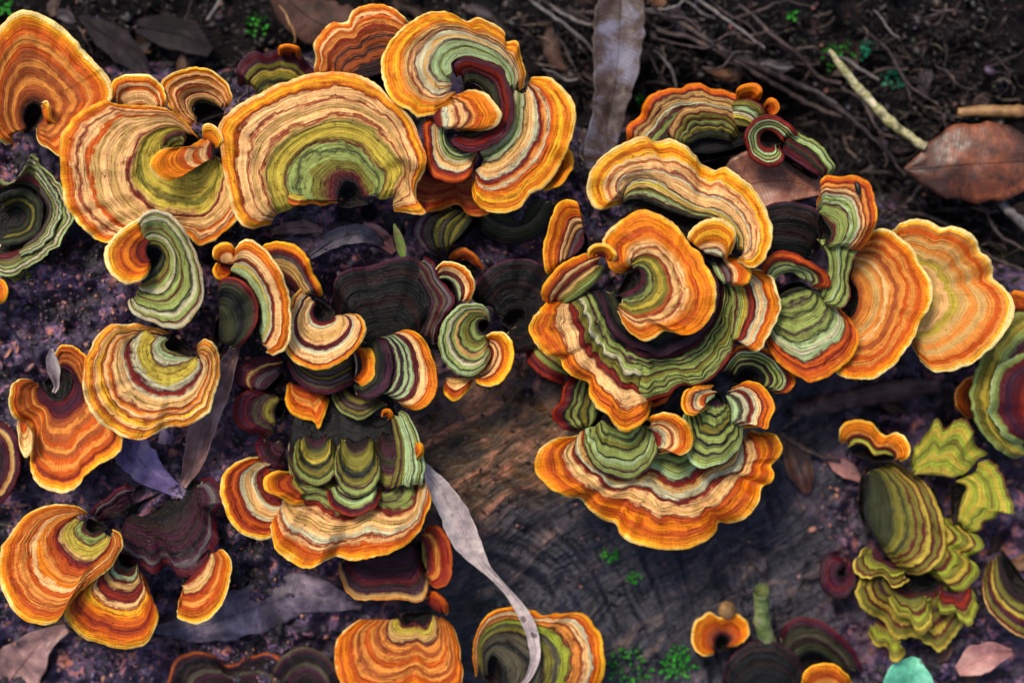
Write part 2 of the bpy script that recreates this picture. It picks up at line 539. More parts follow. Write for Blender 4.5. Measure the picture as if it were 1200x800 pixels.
def fan(T, z, stops, outer, inner, mids=None, rise=2.0, droop=1.6, wave=1.9, th=1.6, edge=1.1,
        name='cap', stem=True, gloss=0.0, relief=0.42, label=None, crease=0.13, stem_to=None, core=None, fold=None, lines=1.0):
    """one bracket: traced margin (outer), traced attachment (inner), optional zone lines between"""
    _seed[0] += 7
    sd = _seed[0]
    O, I = pts(outer), pts(inner)
    _, per = crv(O, 50)
    n = int(np.clip(per / 1.7, 40, 420))
    cs = [(0.0, crv(I, n)[0])]
    for t, p in sorted((mids or {}).items()):
        cs.append((t / 100, crv(pts(p), n)[0]))
    co = crv(O, n)[0]
    # uneven margin
    tan = np.gradient(co, axis=0)
    tan /= np.linalg.norm(tan, axis=1)[:, None] + 1e-9
    nor = np.stack([tan[:, 1], -tan[:, 0]], 1)
    s = np.linspace(0, per, n)
    jit = edge * (0.9 * noise1(s / 11, sd) + 0.55 * noise1(s / 4.2, sd + 1) + 0.8 * noise1(s / 26, sd + 2))
    lob = ((co - gsmooth(co, 26)) * (co - cs[0][1])).sum(1) / (np.linalg.norm(co - cs[0][1], axis=1) + 1e-6)
    lob = gsmooth(lob[:, None], 4)[:, 0]
    co = co + nor * jit[:, None]
    cs.append((1.0, co))
    rad = np.linalg.norm(co - cs[0][1], axis=1).mean()
    nt = int(np.clip(rad / 1.9, 10, 64))
    ts = np.linspace(0, 1, nt) ** 0.95
    tk = np.array([c[0] for c in cs])
    G = np.stack([c[1] for c in cs])                 # k, n, 2
    rows = []
    for t in ts:
        k = int(np.clip(np.searchsorted(tk, t) - 1, 0, len(tk) - 2))
        f = (t - tk[k]) / (tk[k + 1] - tk[k])
        rows.append(G[k] * (1 - f) + G[k + 1] * f)
    XY = np.stack(rows)                              # nt, n, 2
    if len(tk) > 2:                                  # soften the kinks at zone lines
        for _ in range(2):
            XY[1:-1] = 0.25 * XY[:-2] + 0.5 * XY[1:-1] + 0.25 * XY[2:]
    T_ = ts[:, None]
    e0 = np.clip(1 - s / 20, 0, 1) ** 1.5
    e1 = np.clip(1 - (per - s) / 20, 0, 1) ** 1.5
    wv = smooth01(ts * 4) * smooth01((1 - ts) * 4)
    j0, j1 = 5 * noise1(ts * 5, sd + 31) * wv, 5 * noise1(ts * 5, sd + 32) * wv          # ragged side edges
    gt = np.gradient(XY, axis=1)
    gt /= np.linalg.norm(gt, axis=2)[..., None] + 1e-9
    XY = XY + gt * (j0[:, None] * e0[None, :] + j1[:, None] * e1[None, :])[..., None]
    fz = 0
    if fold:                                         # scalloped folds that carry the zones with them
        amp, wl = fold[:2]
        if len(fold) > 2:                            # regular scallops
            ph = s / wl + 0.35 * noise1(s / (wl * 1.3), sd + 21) + fold[2]
            sc = (np.sin(np.pi * ph) ** 2 + 0.02) ** 0.42 - 0.62
            sc = np.repeat(sc[None, :], nt, 0)
        else:                                        # irregular ripples that drift outwards
            sc = 0.75 * noise2(s[None, :] / wl * 1.6 + 0 * T_, T_ * 1.3 + 3, sd + 21) + 0.45 * noise2(s[None, :] / wl * 3.4 + 0 * T_, T_ * 2.6 + 9, sd + 22)
        dirv = co - cs[0][1]
        dirv = gsmooth(dirv / (np.linalg.norm(dirv, axis=1)[:, None] + 1e-6), 10)
        wt = np.sin(np.pi * np.clip(ts, 0, 1)) ** 0.7
        XY = XY + (amp * wt)[:, None, None] * sc[:, :, None] * dirv[None]
        fz = 0.25 * amp * 1.1 * sc * (wt + 0.35 * ts)[:, None]
    lowf = noise1(s / 42, sd + 3) + 0.5 * noise1(s / 17, sd + 4)
    rw = ts * rad
    rel = noise1(rw / 6.0, sd + 5) + 0.6 * noise1(rw / 2.7, sd + 6)
    relw = rel[:, None] * (1 + 0.5 * noise1(s / 30, sd + 8))[None, :]
    wob = noise2(XY[..., 0] / 19, XY[..., 1] / 19, sd + 9)
    Z = (z + rise * T_ ** 0.8 - droop * np.clip((T_ - 0.72) / 0.28, 0, 1) ** 2 + wave * T_ ** 2 * lowf[None, :]
         + crease * 4 * np.clip(lob, -9, 9)[None, :] * T_ ** 1.5 + relief * relw * smooth01(T_ * 6) * smooth01((1 - T_) * 9 + 0.2)
         + 0.45 * wob * smooth01(T_ * 3) + fz)
    tx, ty = np.random.default_rng(sd).normal(0, 0.022, 2)          # every shelf leans its own way
    mid = XY.reshape(-1, 2).mean(0)
    Z = Z + np.clip((XY[..., 0] - mid[0]) * tx + (XY[..., 1] - mid[1]) * ty, -4, 4)
    ends = np.clip(1 - np.minimum(s, per - s) / 14, 0, 1) ** 2          # the two ends of a shelf curl under
    Z = Z - 3.2 * ends[None, :] * (0.3 + 0.7 * T_)
    # rim and inner lip rows
    outn = XY[-1] - XY[-2]
    outn /= np.linalg.norm(outn, axis=1)[:, None] + 1e-9
    XYf = np.concatenate([XY[:1], XY, (XY[-1] + outn * 1.1)[None], (XY[-1] + outn * 1.3)[None], (XY[-1] + outn * 0.4)[None]])
    Zf = np.concatenate([Z[:1] - 4.5, Z, Z[-1:] - 0.22, Z[-1:] - 0.65, Z[-1:] - 1.05])
    tf = np.r_[0, ts, 0.99, 0.985, 0.98]
    V = w(XYf[..., 0], XYf[..., 1], Zf)
    uv = np.stack(np.broadcast_arrays((s / per)[None, :], tf[:, None]), -1)
    uv2 = np.stack(np.broadcast_arrays((s * 0.025 + sd * 3.7)[None, :], (tf * rad * 0.025 + sd)[:, None]), -1)
    F = up_faces(V.reshape(-1, 3), grid_faces(*V.shape[:2]))
    cap = mesh(name, V, F, cap_mat(stops, gloss, lines), T, uv, uv2)
    if label:
        cap['label'] = label
    # pale pore surface underneath
    idx = np.linspace(nt - 1, 0, 8).astype(int)
    step = max(1, n // 140)
    sel = np.r_[np.arange(0, n - 1, step), n - 1]
    XYp = np.concatenate([(XY[-1] + outn * 0.7)[None], XY[idx[1:]]])[:, sel]
    Zp = np.concatenate([Z[-1:] - 1.0, Z[idx[1:]] - 1.0 - th * (1 - ts[idx[1:]])[:, None]])[:, sel]
    Vp = w(XYp[..., 0], XYp[..., 1], Zp)
    Fp = up_faces(Vp.reshape(-1, 3), grid_faces(*Vp.shape[:2]))[:, ::-1]
    mesh('pore_surface', Vp, Fp, M_PORE, cap)
    if stem:
        ic = XY[0]
        d = co.mean(0) - ic.mean(0)
        d = d / (np.linalg.norm(d) + 1e-6)
        hp = hull(np.vstack([ic, ic - d * max(7, 0.08 * rad)]))
        L, _ = crv(np.vstack([hp, hp[:1]]), 41)
        L = L[:-1]
        cen = L.mean(0)
        z0 = Z[0].mean()
        zb = (stem_to if stem_to is not None else surf_at(*cen)) - 6
        rings, zs = [], []
        for f, dz in ((0.02, -7.5), (0.3, -6.8), (0.6, -5.4), (0.82, -4.0), (0.96, -3.0), (1.0, -3.4)):
            jj = 1 + 0.06 * noise1(np.arange(40) / 3.0, sd + 11)
            rings.append(cen + (L - cen) * f * (jj[:, None] if f > .1 else 1)); zs.append(np.full(40, z0 + dz) + 0.5 * noise1(np.arange(40) / 4 + f * 9, sd))
        for f in (0.25, 0.5, 0.75, 1.0):
            sc = 0.98 - 0.22 * f + 0.06 * noise1(np.arange(40) / 5 + 20 * f, sd + 12)
            rings.append(cen + (L - cen) * sc[:, None]); zs.append(np.full(40, (z0 - 3.4) * (1 - f) + zb * f))
        R, ZZ = np.stack(rings), np.stack(zs)
        Vs = w(R[..., 0], R[..., 1], ZZ)
        Fs = grid_faces(len(rings), 40, True)
        mesh('stem', Vs, up_faces(Vs[:6].reshape(-1, 3), Fs[:200]) if False else Fs, core or M_STEM, T)
    return cap

def fungus(label, x, y, cat='bracket fungus', name='bracket_fungus', group=None):
    return empty(name, w(x, y, surf_at(x, y)), label, cat, group)
# ---- upper left
T = fungus('broad dull rust bracket with a wide cream rim beside the tan tongued bracket', 38, 130)
fan(T, -9, 'b0 s18 q26 s36 q44 s52 u60 q66 u78 o88 y93 c96 c100',
    '42,150 45,166 58,176 72,183 90,166 113,138 131,110 127,92 116,80 105,68 92,52 80,38 58,22 38,14 20,15 5,28 -14,60 -22,110 -12,150 8,170',
    '44,146 50,136 46,124 38,122 31,128 28,140 32,150', rise=5, wave=2.3, lines=.6)
fan(T, -6, 'u0 o40 y85 c100', '50,121 55,119 59,127 60,138 66,144', '49,128 51,136 54,143', name='lobe', stem=False, edge=.3)

T = fungus('small round tan bracket with thin rust rings and a dark green foot', 243, 130)
fan(T, -7, 'd0 k5 a12 t24 r30 t38 q48 r53 t60 q70 u76 t80 o90 y96 c100',
    '226,147 210,139 197,122 188,102 195,90 212,82 230,80 250,86 264,98 271,114 268,126', '230,137 227,128 233,121 246,122 258,127', rise=4)

T = fungus('large tan and olive bracket with an orange tongue curled over its middle', 212, 180)
fan(T, -2, 'd0 e8 l16 l27 e31 l36 a39 m42 r44 t47 a55 t63 a70 u75 t80 r84 t87 u91 o95 y98 c100',
    '232,162 218,146 205,136 193,128 178,124 160,124 140,122 122,119 100,130 82,145 73,160 71,182 73,210 76,232 86,253 106,275 126,285 160,282 192,270 215,272 235,287 252,280 271,265 287,245 292,220 285,194 270,178',
    '224,160 216,155 206,156 200,164 202,176 212,184 224,186 236,182 242,174',
    {42: '222,156 206,148 186,150 168,160 158,176 152,196 154,214 162,230 176,242 192,248 208,252 226,254 240,250 252,238 258,222 262,204 258,186'}, rise=1.5, wave=2.3)
fan(T, -3, 'u0 t25 t48 u60 t70 u80 o88 y96 c100', '132,118 131,108 134,96 150,88 168,88 184,96 193,112 194,128', '150,128 165,126 178,130', name='lobe', stem=False)
fan(T, 3, 'k0 r12 t22 u32 t44 u54 o66 o90 y97 c100', '236,164 222,172 206,173 190,175 180,184 178,197 188,208 203,211 216,204 228,193 240,186', '248,166 253,176 250,188', name='lobe', rise=3, label='orange tongue curled over the middle', stem=False)
fan(T, 2, 'u0 o45 y90 c100', '237,158 238,148 247,146 257,154 261,166 255,174', '240,166 247,170', name='lobe', stem=False, edge=.3)
fan(T, 2.5, 'd0 g20 d40 g60 d75 m100', '192,172 194,162 203,156 214,155 218,162 214,170', '204,175 210,172 214,170', name='lobe', stem=False, edge=.3, rise=2)

T = fungus('wide tan fan with a lime and olive middle and a ruffled orange margin', 400, 215)
fan(T, 0, 'k0 m6 e14 g20 d24 g29 m32 l38 l48 e51 a55 r58 t61 a66 t71 r74 t77 t83 r86 o89 y93 o96 c100',
    '318,262 300,267 283,262 272,240 262,190 256,155 262,140 285,122 310,108 340,96 370,88 398,86 425,91 443,102 456,116 470,127 483,142 490,160 497,178 498,192 492,206 487,216 488,232 498,249 480,250 462,246',
    '396,236 398,222 405,213 414,214 421,222 426,232',
    {56: '324,250 312,225 309,192 335,160 370,142 405,137 440,150 463,178 474,198 468,214 460,232', 28: '350,238 340,214 350,188 381,169 415,172 434,193 447,207 446,221 440,231'}, rise=2.5, wave=2.3, crease=.12)
fan(T, -2, 'd0 g18 d26 e42 g56 m68 l82 r91 o100', '326,222 334,236 348,242 362,238 376,240 390,236 404,238', '362,206 378,200 394,204', name='lobe', stem=False, rise=0, edge=1.4)

T = fungus('pale green curled bracket with thin maroon rings and one orange lip', 180, 300)
fan(T, 4, 'd0 k6 e14 m18 g24 w34 d38 g46 m51 g58 g66 d70 w78 g86 m90 w97 a100',
    '160,262 170,251 186,248 205,258 220,278 232,305 239,330 236,352 226,370 211,383 195,384 180,376 166,372 154,364 150,352',
    '170,296 176,291 184,290 190,297 188,306 182,314 176,322 170,330', rise=4, wave=2.3, edge=1.1)
fan(T, 7, 'm0 r14 m22 u32 r38 o48 u62 o74 y90 c96 c100', '166,256 150,264 134,277 124,292 124,308 133,323 148,333 160,331 172,323 176,311', '176,284 172,290 172,298 175,304', name='lobe', stem=False, label='orange lip with a cream rim')

T = fungus('grey green frilled rosette with a dark bowl and maroon inner ring', 20, 250)
fan(T, -16, 'd0 k8 m22 m32 h40 e50 h58 g68 d74 w82 h90 g96 n100',
    '-14,205 4,212 18,210 30,196 37,181 51,195 68,215 80,240 86,256 76,275 62,292 46,306 26,314 6,322 -14,318',
    '-10,222 6,220 22,216 38,220 50,232 55,246 49,264 36,280 18,290 0,293 -12,292', rise=5, edge=2.0, wave=2.2)
fan(T, -13, 'p0 h20 p34 g46 d54 w64 h74 n86 h100', '40,192 54,206 66,226 74,246 70,262 58,278 44,292 24,300', '46,226 54,238 57,248 52,262 42,276 28,286', name='lobe', stem=False, rise=2, edge=2.2, wave=3)
fan(T, -22, 'k0 d20 k34 e46 k58 d72 k100', '-12,232 8,226 24,222 40,228 50,240 50,254 42,272 24,284 0,288', '8,250 20,244 30,252 24,264 10,266', name='lobe', stem=False, rise=5, edge=1.5, wave=2.5)
fan(T, -20, 'e0 g50 v80 g100', '2,310 10,322 22,334 34,330 40,316', '8,306 20,308 32,306', name='lobe', stem=False, edge=1.6)

# ---- left
T = fungus('tan bracket with a maroon ring round its pale centre, lying over the rust bracket', 205, 412)
fan(T, 2, 'g0 m4 n9 w16 m20 l24 l31 w37 m41 r46 w49 t54 a59 t64 r67 o70 t74 r78 y82 t87 u90 y94 o96 c99 c100',
    '200,391 188,386 168,381 148,380 130,382 115,393 108,408 100,425 98,446 103,470 115,490 130,503 150,513 166,515 181,508 196,500 215,498 232,490 245,480 252,460 257,440 256,420 250,405 240,399 232,406 231,416',
    '198,397 193,402 196,409 208,414 222,418',
    {44: '160,388 148,408 151,430 165,448 185,459 205,461 225,451 237,433 234,419', 15: '190,394 181,403 182,415 191,423 205,425 217,422 226,419'}, rise=-1, wave=2.3)
T = fungus('rust orange bracket with a maroon cup, half hidden under the tan ringed bracket', 70, 455)
fan(T, -11, 'm0 p12 m22 s28 q36 s42 u50 q56 s62 u68 q73 u80 r86 o92 y96 c100',
    '46,450 30,443 15,450 12,470 16,486 34,500 38,515 36,535 40,560 55,574 70,577 88,570 102,556 115,545 132,536 143,520 136,490 120,462 106,434 99,416 85,406 71,406 64,415',
    '50,455 58,467 70,470 82,461 86,448 82,436 73,431', rise=2, wave=2, lines=.6)
fan(T, -6, 'r0 u25 a45 t70 c100', '20,498 22,512 24,524 30,535 37,526 38,510 34,498', '24,494 30,494', name='lobe', stem=False, edge=.6)
T = fungus('orange bracket with a pale yellow green eye, overlapping a similar lower bracket', 108, 620)
fan(T, -5, 'd0 m5 g10 m15 l20 l28 a32 m35 r40 u46 q52 o58 t63 u69 q74 u79 q82 u87 o93 y97 c100',
    '102,601 88,594 70,591 50,595 30,605 15,622 3,640 0,665 3,690 15,712 30,727 50,732 65,727 76,714 90,697 106,682 126,668 138,651 143,636 140,626 131,622',
    '100,611 101,619 110,625 121,622', {33: '90,604 74,618 71,634 84,650 105,657 124,645 131,630'}, rise=0, wave=1)
T = fungus('orange bracket with a small pale eye, tucked under the edge of a larger one', 150, 660)
fan(T, -11, 'd0 m8 n12 m18 a24 m30 r37 m42 t47 r51 y56 o62 u70 r77 u84 o91 y96 c100',
    '100,680 76,714 82,731 100,746 130,757 150,760 170,752 181,736 185,720 178,700 173,682 166,668',
    '138,655 142,662 152,665 160,661', rise=-1)
T = fungus('narrow orange half moon bracket hanging from the plum folds', 235, 668)
fan(T, -13, 'm0 r10 t20 a32 r40 u50 q60 u70 o86 y95 c100', '214,690 208,705 208,722 220,729 235,730 250,720 262,700 268,680 270,665 266,650 258,643 250,650',
    '215,685 225,674 238,661 247,649', rise=-1)
PL = 'k0 b20 p34 b42 p55 k62 p72 x78 p84 m92 p100'
T = fungus('dark plum folded bracket above the narrow orange half moon', 190, 590)
fan(T, -20, PL, '130,640 150,656 168,664 180,672 196,662 206,672 222,676 236,668 246,652 256,630 252,606 257,586 248,566', '150,600 175,606 195,604 215,590 225,570', rise=2, wave=2.6, edge=1.6, gloss=.15)
fan(T, -17, PL, '106,604 112,592 126,584 140,572 156,570', '126,610 142,604 156,592', name='lobe', stem=False, gloss=.15, wave=2)
fan(T, -14, 'b0 p40 x60 p80 m100', '250,600 262,588 258,572 248,560 236,562', '230,590 232,578', name='lobe', stem=False, gloss=.15, wave=2)

# ---- left of centre
T = fungus('tall curved bracket with mint and peach bands beside a black green hollow', 290, 360)
fan(T, 3, 'm0 n10 n20 l26 w33 m40 r46 t54 t68 u75 o84 o93 c97 c100',
    '274,300 277,288 290,281 305,288 318,302 330,321 337,342 340,365 340,390 335,408 322,415 313,411',
    '270,318 277,321 288,328 298,343 304,360 305,375 303,386 306,394', rise=0, wave=.9)
fan(T, 1, 'r0 t30 t45 u60 o80 y96 c100', '262,306 251,304 251,291 262,285 272,288 277,297', '266,310 273,310', name='lobe', stem=False, edge=.3)
fan(T, 0, 'm0 r35 u55 o80 y100', '254,308 250,317 256,327 266,326 272,320', '266,310 270,314', name='lobe', stem=False, edge=.3)
fan(T, -1, 'k0 d30 k60 d82 m94 r100', '258,346 256,335 262,327 275,326 290,335 299,350 302,368 298,384 288,398 276,408', '258,372 256,382 256,392 260,402', name='lobe', stem=True, label='black green hollow with maroon lip', rise=5, edge=.5)
T = fungus('tan S shaped bracket with a purple eye and a maroon ring', 378, 372)
fan(T, -9, 'b0 m25 a35 a52 x60 m72 r78 o90 y100', '307,298 311,288 330,284 350,290 362,305 368,322 376,335 378,346', '318,326 330,330 342,340 352,350', name='lobe', stem=False)
fan(T, -4, 'p0 m8 r12 w16 t24 a38 t46 m52 m60 w64 t74 t84 r88 o93 y97 c100',
    '352,338 340,355 334,375 333,395 336,411 346,424 365,431 385,430 405,420 420,405 428,390 427,378 419,369 406,368',
    '371,356 367,363 369,371 376,376 387,375 391,371', rise=1)
T = fungus('plum and grey layered bracket directly under the S shaped tan one', 385, 440)
fan(T, -16, 'b0 e20 x34 p42 e50 p58 x64 p72 h82 m90 p100', '338,424 344,440 356,452 372,460 392,460 410,452 424,442', '356,420 378,426 405,418', rise=0, gloss=.1)
fan(T, -13, 'w0 m16 u40 o75 y100', '423,405 433,408 439,420 439,435 433,447 424,451 418,447', '414,412 417,428 416,440', name='lobe', stem=False)
T = fungus('small plain rust orange bracket drooping to a point below the plum layers', 360, 455)
fan(T, -19, 'm0 r15 u30 q45 u65 o88 y100', '336,450 334,465 340,482 352,490 365,492 373,501 380,488 385,472 384,460', '344,450 360,453 376,456', rise=-2)
T = fungus('orange and cream crescent bracket curving round a blue black hollow', 455, 440)
fan(T, -8, 'k0 p10 n15 p20 k25 n31 p37 n43 m50 m60 t65 t75 u80 o88 o95 y100',
    '462,398 470,387 485,389 495,397 503,412 510,430 511,450 507,465 498,476 485,480 472,477',
    '441,394 451,399 458,413 460,430 457,446 447,460', rise=2.5, edge=.6)
fan(T, -12, 'k0 k30 d50 k70 p90 b100', '441,394 451,399 458,413 460,430 457,446 447,460 430,468 418,462', '424,400 420,420 418,445', name='lobe', stem=True, label='blue black hollow', rise=3, wave=.4)
T = fungus('small grey green striped bracket edge just below the blue black hollow', 420, 462)
fan(T, -18, 'p0 e20 p35 h50 p60 e75 h88 g100', '389,464 395,476 405,485 418,491 430,488 438,480 450,473', '404,454 414,463 425,467 437,466', rise=-1)
T = fungus('plum striped bracket, the upper of two left of the small rust bracket', 318, 440)
fan(T, -17, 'b0 p20 x30 p40 m50 a60 m68 p80 m90 p100', '330,418 312,418 294,420 280,427 274,438 278,450 290,460', '330,436 320,448 308,458', rise=0, gloss=.12)
T = fungus('plum striped bracket, the lower of two left of the small rust bracket', 322, 480)
fan(T, -19, 'b0 e18 p34 h48 p58 m74 p86 m94 r100', '310,453 290,456 277,468 274,485 280,499 292,505 304,510 312,514', '328,468 322,480 324,495', rise=0, gloss=.12)
fan(T, -21, 'b0 p40 b60 p85 m100', '306,512 301,524 306,540 318,548 334,550', '330,516 334,528', name='lobe', stem=False, gloss=.12)

# ---- big layered bracket under the left group
T = fungus('wide layered bracket with black top, olive folds and a scalloped tan and orange skirt', 400, 530)
fan(T, -11, 'm0 r18 m30 r38 w44 t52 a58 w64 r70 u78 r84 u90 y96 c100',
    '306,536 286,538 271,546 261,560 258,575 263,592 272,612 283,624 300,631 318,628 330,610 340,592', '322,552 330,562 338,572', name='lobe', stem=True, rise=-1)
fan(T, -7, 'l0 r25 u45 r55 o78 y100', '340,553 322,553 311,560 309,570 315,578 330,582 344,590 356,590', '344,560 350,570 358,578', name='lobe', stem=False)
fan(T, -23, 'k0 k20 b24 k28 p31 d34 e37 d39 p42 g45 p49 g53 m57 r60 t64 a70 t75 w79 r83 t86 u90 o95 y98 c100',
    '328,594 318,612 318,629 325,645 337,656 352,664 368,664 384,656 393,650 404,655 420,656 440,652 460,645 478,636 490,622 499,605 504,588 503,574 498,560 497,542 492,520 482,500 474,488',
    '350,446 360,456 376,462 396,462 414,464 430,460 442,452 450,444 456,436',
    {57: '340,556 352,578 376,590 398,597 415,600 438,590 460,596 480,589 491,572 494,556 492,536 484,514 474,497', 12: '338,514 354,524 374,530 398,530 426,530 446,520 456,508 460,496 464,484'}, rise=16, wave=2.3, crease=.14, fold=(10, 92, .1))
fan(T, -17, 'k0 p14 d26 e42 l48 d56 k63 e74 d84 g93 p100', '347,516 344,540 352,560 370,568 388,561 395,542 393,522', '360,508 370,513 382,508', name='lobe', stem=False, rise=4, gloss=.15, label='olive fold')
fan(T, -15, 'k0 b18 e34 e50 d57 k65 e78 p85 g93 p100', '394,522 391,548 400,574 420,582 438,571 445,550 441,524', '406,512 418,517 431,510', name='lobe', stem=False, rise=5, gloss=.15, label='olive fold')
fan(T, -17, 'k0 b20 p40 d55 p70 e84 p100', '438,524 440,552 450,570 466,568 474,546 472,520', '448,505 457,508 466,500', name='lobe', stem=False, rise=4, gloss=.15, label='dark plum fold')
fan(T, -11, 'd0 g25 p38 n52 g66 p76 m88 r100', '384,574 389,592 404,603 424,602 441,590 446,573', '398,565 415,572 432,564', name='lobe', stem=False, rise=2, gloss=.1, label='mint fold')
fan(T, -9, 'p0 e10 p22 e32 n45 n60 d66 n76 g86 d92 n100', '494,568 497,545 494,522 487,502 478,487 470,480', '456,572 462,548 464,524 460,504 458,490', name='lobe', stem=False, rise=2, edge=1.2, label='mint strip with thin dark lines')
fan(T, -12, 'u0 o60 o100', '447,487 449,481 456,480 460,486 456,492', '452,488 455,489', name='lobe', stem=False, edge=.3)
fan(T, -3, 'u0 o60 y100', '487,518 494,520 496,530 491,538', '486,524 487,532', name='lobe', stem=False, edge=.3)

# ---- centre
T = fungus('green fan with fine dark rings, orange lobes on its far sides', 560, 382)
fan(T, -6, 'p0 d8 g16 d22 e32 g42 k47 a54 g62 d68 w76 g84 d88 n95 g100', '575,376 573,366 566,359 553,356 537,360 525,371 517,386 515,402 519,418 531,433 547,440 562,434 573,421 575,408',
    '568,374 561,378 561,386 566,391', rise=0, wave=.8)
fan(T, -10, 'm0 r14 t26 m34 t46 r54 o70 y98 c100', '568,394 580,389 597,395 602,411 597,430 585,447 572,453 558,447', '572,404 573,418 560,436', name='lobe', stem=False, label='orange lobe with cream and maroon zones')
fan(T, -12, 'm0 a25 t45 r55 u75 y100', '520,448 520,456 526,465 535,469 545,461 553,447', '524,442 538,441 550,441', name='lobe', stem=False)
T = fungus('small orange arch with a peach band above the green ringed fan', 525, 330)
fan(T, -9, 'p0 n14 m24 m40 t52 t64 u74 o90 c100', '511,316 519,308 534,308 547,316 555,330 553,343 546,356', '514,326 526,328 534,338 537,352', rise=1)
T = fungus('grey plum wavy band running down beside the small orange arch', 512, 350)
fan(T, -16, 'k0 p20 h32 p44 m52 h62 p72 x80 p90 m100', '497,302 508,308 514,324 524,338 532,352 524,368 514,384 510,402', '486,318 494,334 502,350 500,372 494,392', rise=3, edge=.8)
DK = 'k0 k40 b48 k60 k74 b80 k93 p100'
T = fungus('large flat black bracket between the S shaped bracket and the green ringed fan', 450, 360)
fan(T, -20, DK, '388,376 391,346 396,326 412,316 436,312 462,304 486,304 504,318 512,345 508,374 496,392', '430,402 446,398 462,396 476,400', rise=2, edge=1)
T = fungus('black grey ringed bracket between the green ringed fan and the big rosette', 610, 370)
fan(T, -19, DK, '552,350 560,332 575,314 600,305 628,308 650,326 656,352 648,384 630,404 604,412 580,404', '590,372 600,362 612,362 616,374 606,382', rise=3)
T = fungus('olive bracket with dark stripes under the red brown shaded one', 545, 270)
fan(T, -17, 'k0 d10 e20 k27 e36 k43 h52 e60 k66 h76 p86 x94 p100', '522,240 506,246 492,255 486,266 488,280 498,292 512,302', '556,254 550,264 540,276 530,286', rise=0)
T = fungus('small rust crescent in the dark gap beside the olive striped bracket', 548, 305)
fan(T, -24, 'b0 r20 s50 u80 q100', '527,303 532,294 545,291 557,299 566,314', '538,306 547,305 556,312', rise=0)
T = fungus('red brown shaded bracket tucked under the orange spiral', 515, 215)
fan(T, -10, 'b0 r20 s30 r50 s62 r80 u92 q100', '470,214 466,230 478,246 498,250 520,243 536,240 552,252 570,250 580,236', '495,200 515,205 535,200 548,196', rise=-2)
T = fungus('black mossy bracket under the lower edge of the orange spiral', 600, 262)
fan(T, -24, 'k0 d30 k45 h55 d70 k100', '556,260 572,276 596,286 620,282 642,264 650,240', '580,240 605,246 625,236', rise=-1)

# ---- upper middle
T = fungus('rust brown bracket with orange rim peeping out behind the orange spiral', 440, 90)
fan(T, -16, 'b0 b20 s30 b38 s48 b54 s62 r70 q76 u82 t86 u91 o96 c100', '369,92 369,62 368,50 375,40 390,28 406,26 415,12 430,7 450,7 468,15 482,30', '410,100 430,92 450,86 468,76', rise=4, crease=.05, wave=1)
T = fungus('small plum and olive lobed bracket next to the rust brown one', 325, 105)
fan(T, -26, 'k0 e15 k25 e38 l45 p58 e66 p76 m88 p100', '280,100 278,82 286,70 300,61 313,64 326,58 340,60 352,66 364,80 374,92', '308,112 325,108 345,106', rise=0)
fan(T, -22, 'm0 r30 u65 o100', '326,63 328,55 339,53 350,57 352,66', '334,66 343,67', name='lobe', stem=False, edge=.3)

T = fungus('big orange spiral of fused brackets winding round a maroon and dark green hollow', 560, 130, 'bracket fungus')
fan(T, 4, 'm0 n4 n14 g20 d23 n28 n35 m38 w41 a45 w51 m55 t59 r63 a67 q73 o78 y83 o90 y97 c100',
    '535,112 528,122 510,133 492,137 475,126 458,113 449,95 447,75 453,56 465,40 480,26 500,17 520,14 535,20 547,26 560,22 573,27 590,38 592,50 605,51 610,66 616,85 612,103',
    '531,86 530,79 532,72 548,66 570,72 586,80 593,92 596,105',
    {55: '528,107 514,112 495,101 487,80 491,60 506,43 530,35 556,41 580,52 596,66 607,86 606,102', 37: '523,94 512,90 507,73 515,55 535,46 560,52 580,62 597,77 603,92 602,104'}, rise=1, wave=2.3, crease=.12, stem=False)
fan(T, 3, 'n0 w10 g17 d21 n26 w32 d35 a40 t48 w53 m57 r60 q64 w68 u72 o78 y84 o91 y97 c100',
    '622,92 640,91 658,102 671,120 674,142 669,165 660,188 648,206 637,218 622,226 612,240 595,248 575,248 560,240 553,226 556,208',
    '603,105 599,125 600,145 590,160 575,172 562,178',
    {35: '613,106 613,130 610,155 600,172 585,185 568,190', 57: '620,100 630,125 628,160 612,188 592,206 568,212 556,203'}, rise=1, stem=False, wave=2.3, label='outer right arm of the spiral')
fan(T, 1, 'd0 d8 n14 d20 g27 w36 a46 t56 w64 m70 r80 u90 r100', '506,136 497,150 498,166 499,186 504,201 520,212 538,213 552,203 557,188',
    '531,148 525,150 523,160 530,172 545,177 556,174', name='lobe', rise=-1, stem=False)
fan(T, 6, 'm0 r10 w18 t30 r38 t44 m52 q60 u66 o76 o90 c98 c100', '548,106 556,106 568,110 579,119 587,133 583,146 573,152 556,154 542,154', '514,128 508,136 510,146 518,150', name='lobe', stem=False, rise=1, label='bright orange tongue inside the spiral')
fan(T, -2, 'k0 d18 d30 k40 m50 m62 r70 m80 p90 m100', '531,86 532,72 548,66 570,72 586,80 595,95 600,115 600,140 591,158 577,170 558,177 540,174 528,164', '548,100 556,98 566,104 573,116 574,130 568,142 556,150 544,154', name='lobe', rise=5, wave=.6, label='maroon and dark green hollow of the spiral', stem=True)
fan(T, -5, 'r0 u40 o80 y100', '660,170 670,178 671,194 663,210 650,220 636,222', '645,185 645,200 638,210', name='lobe', stem=False)

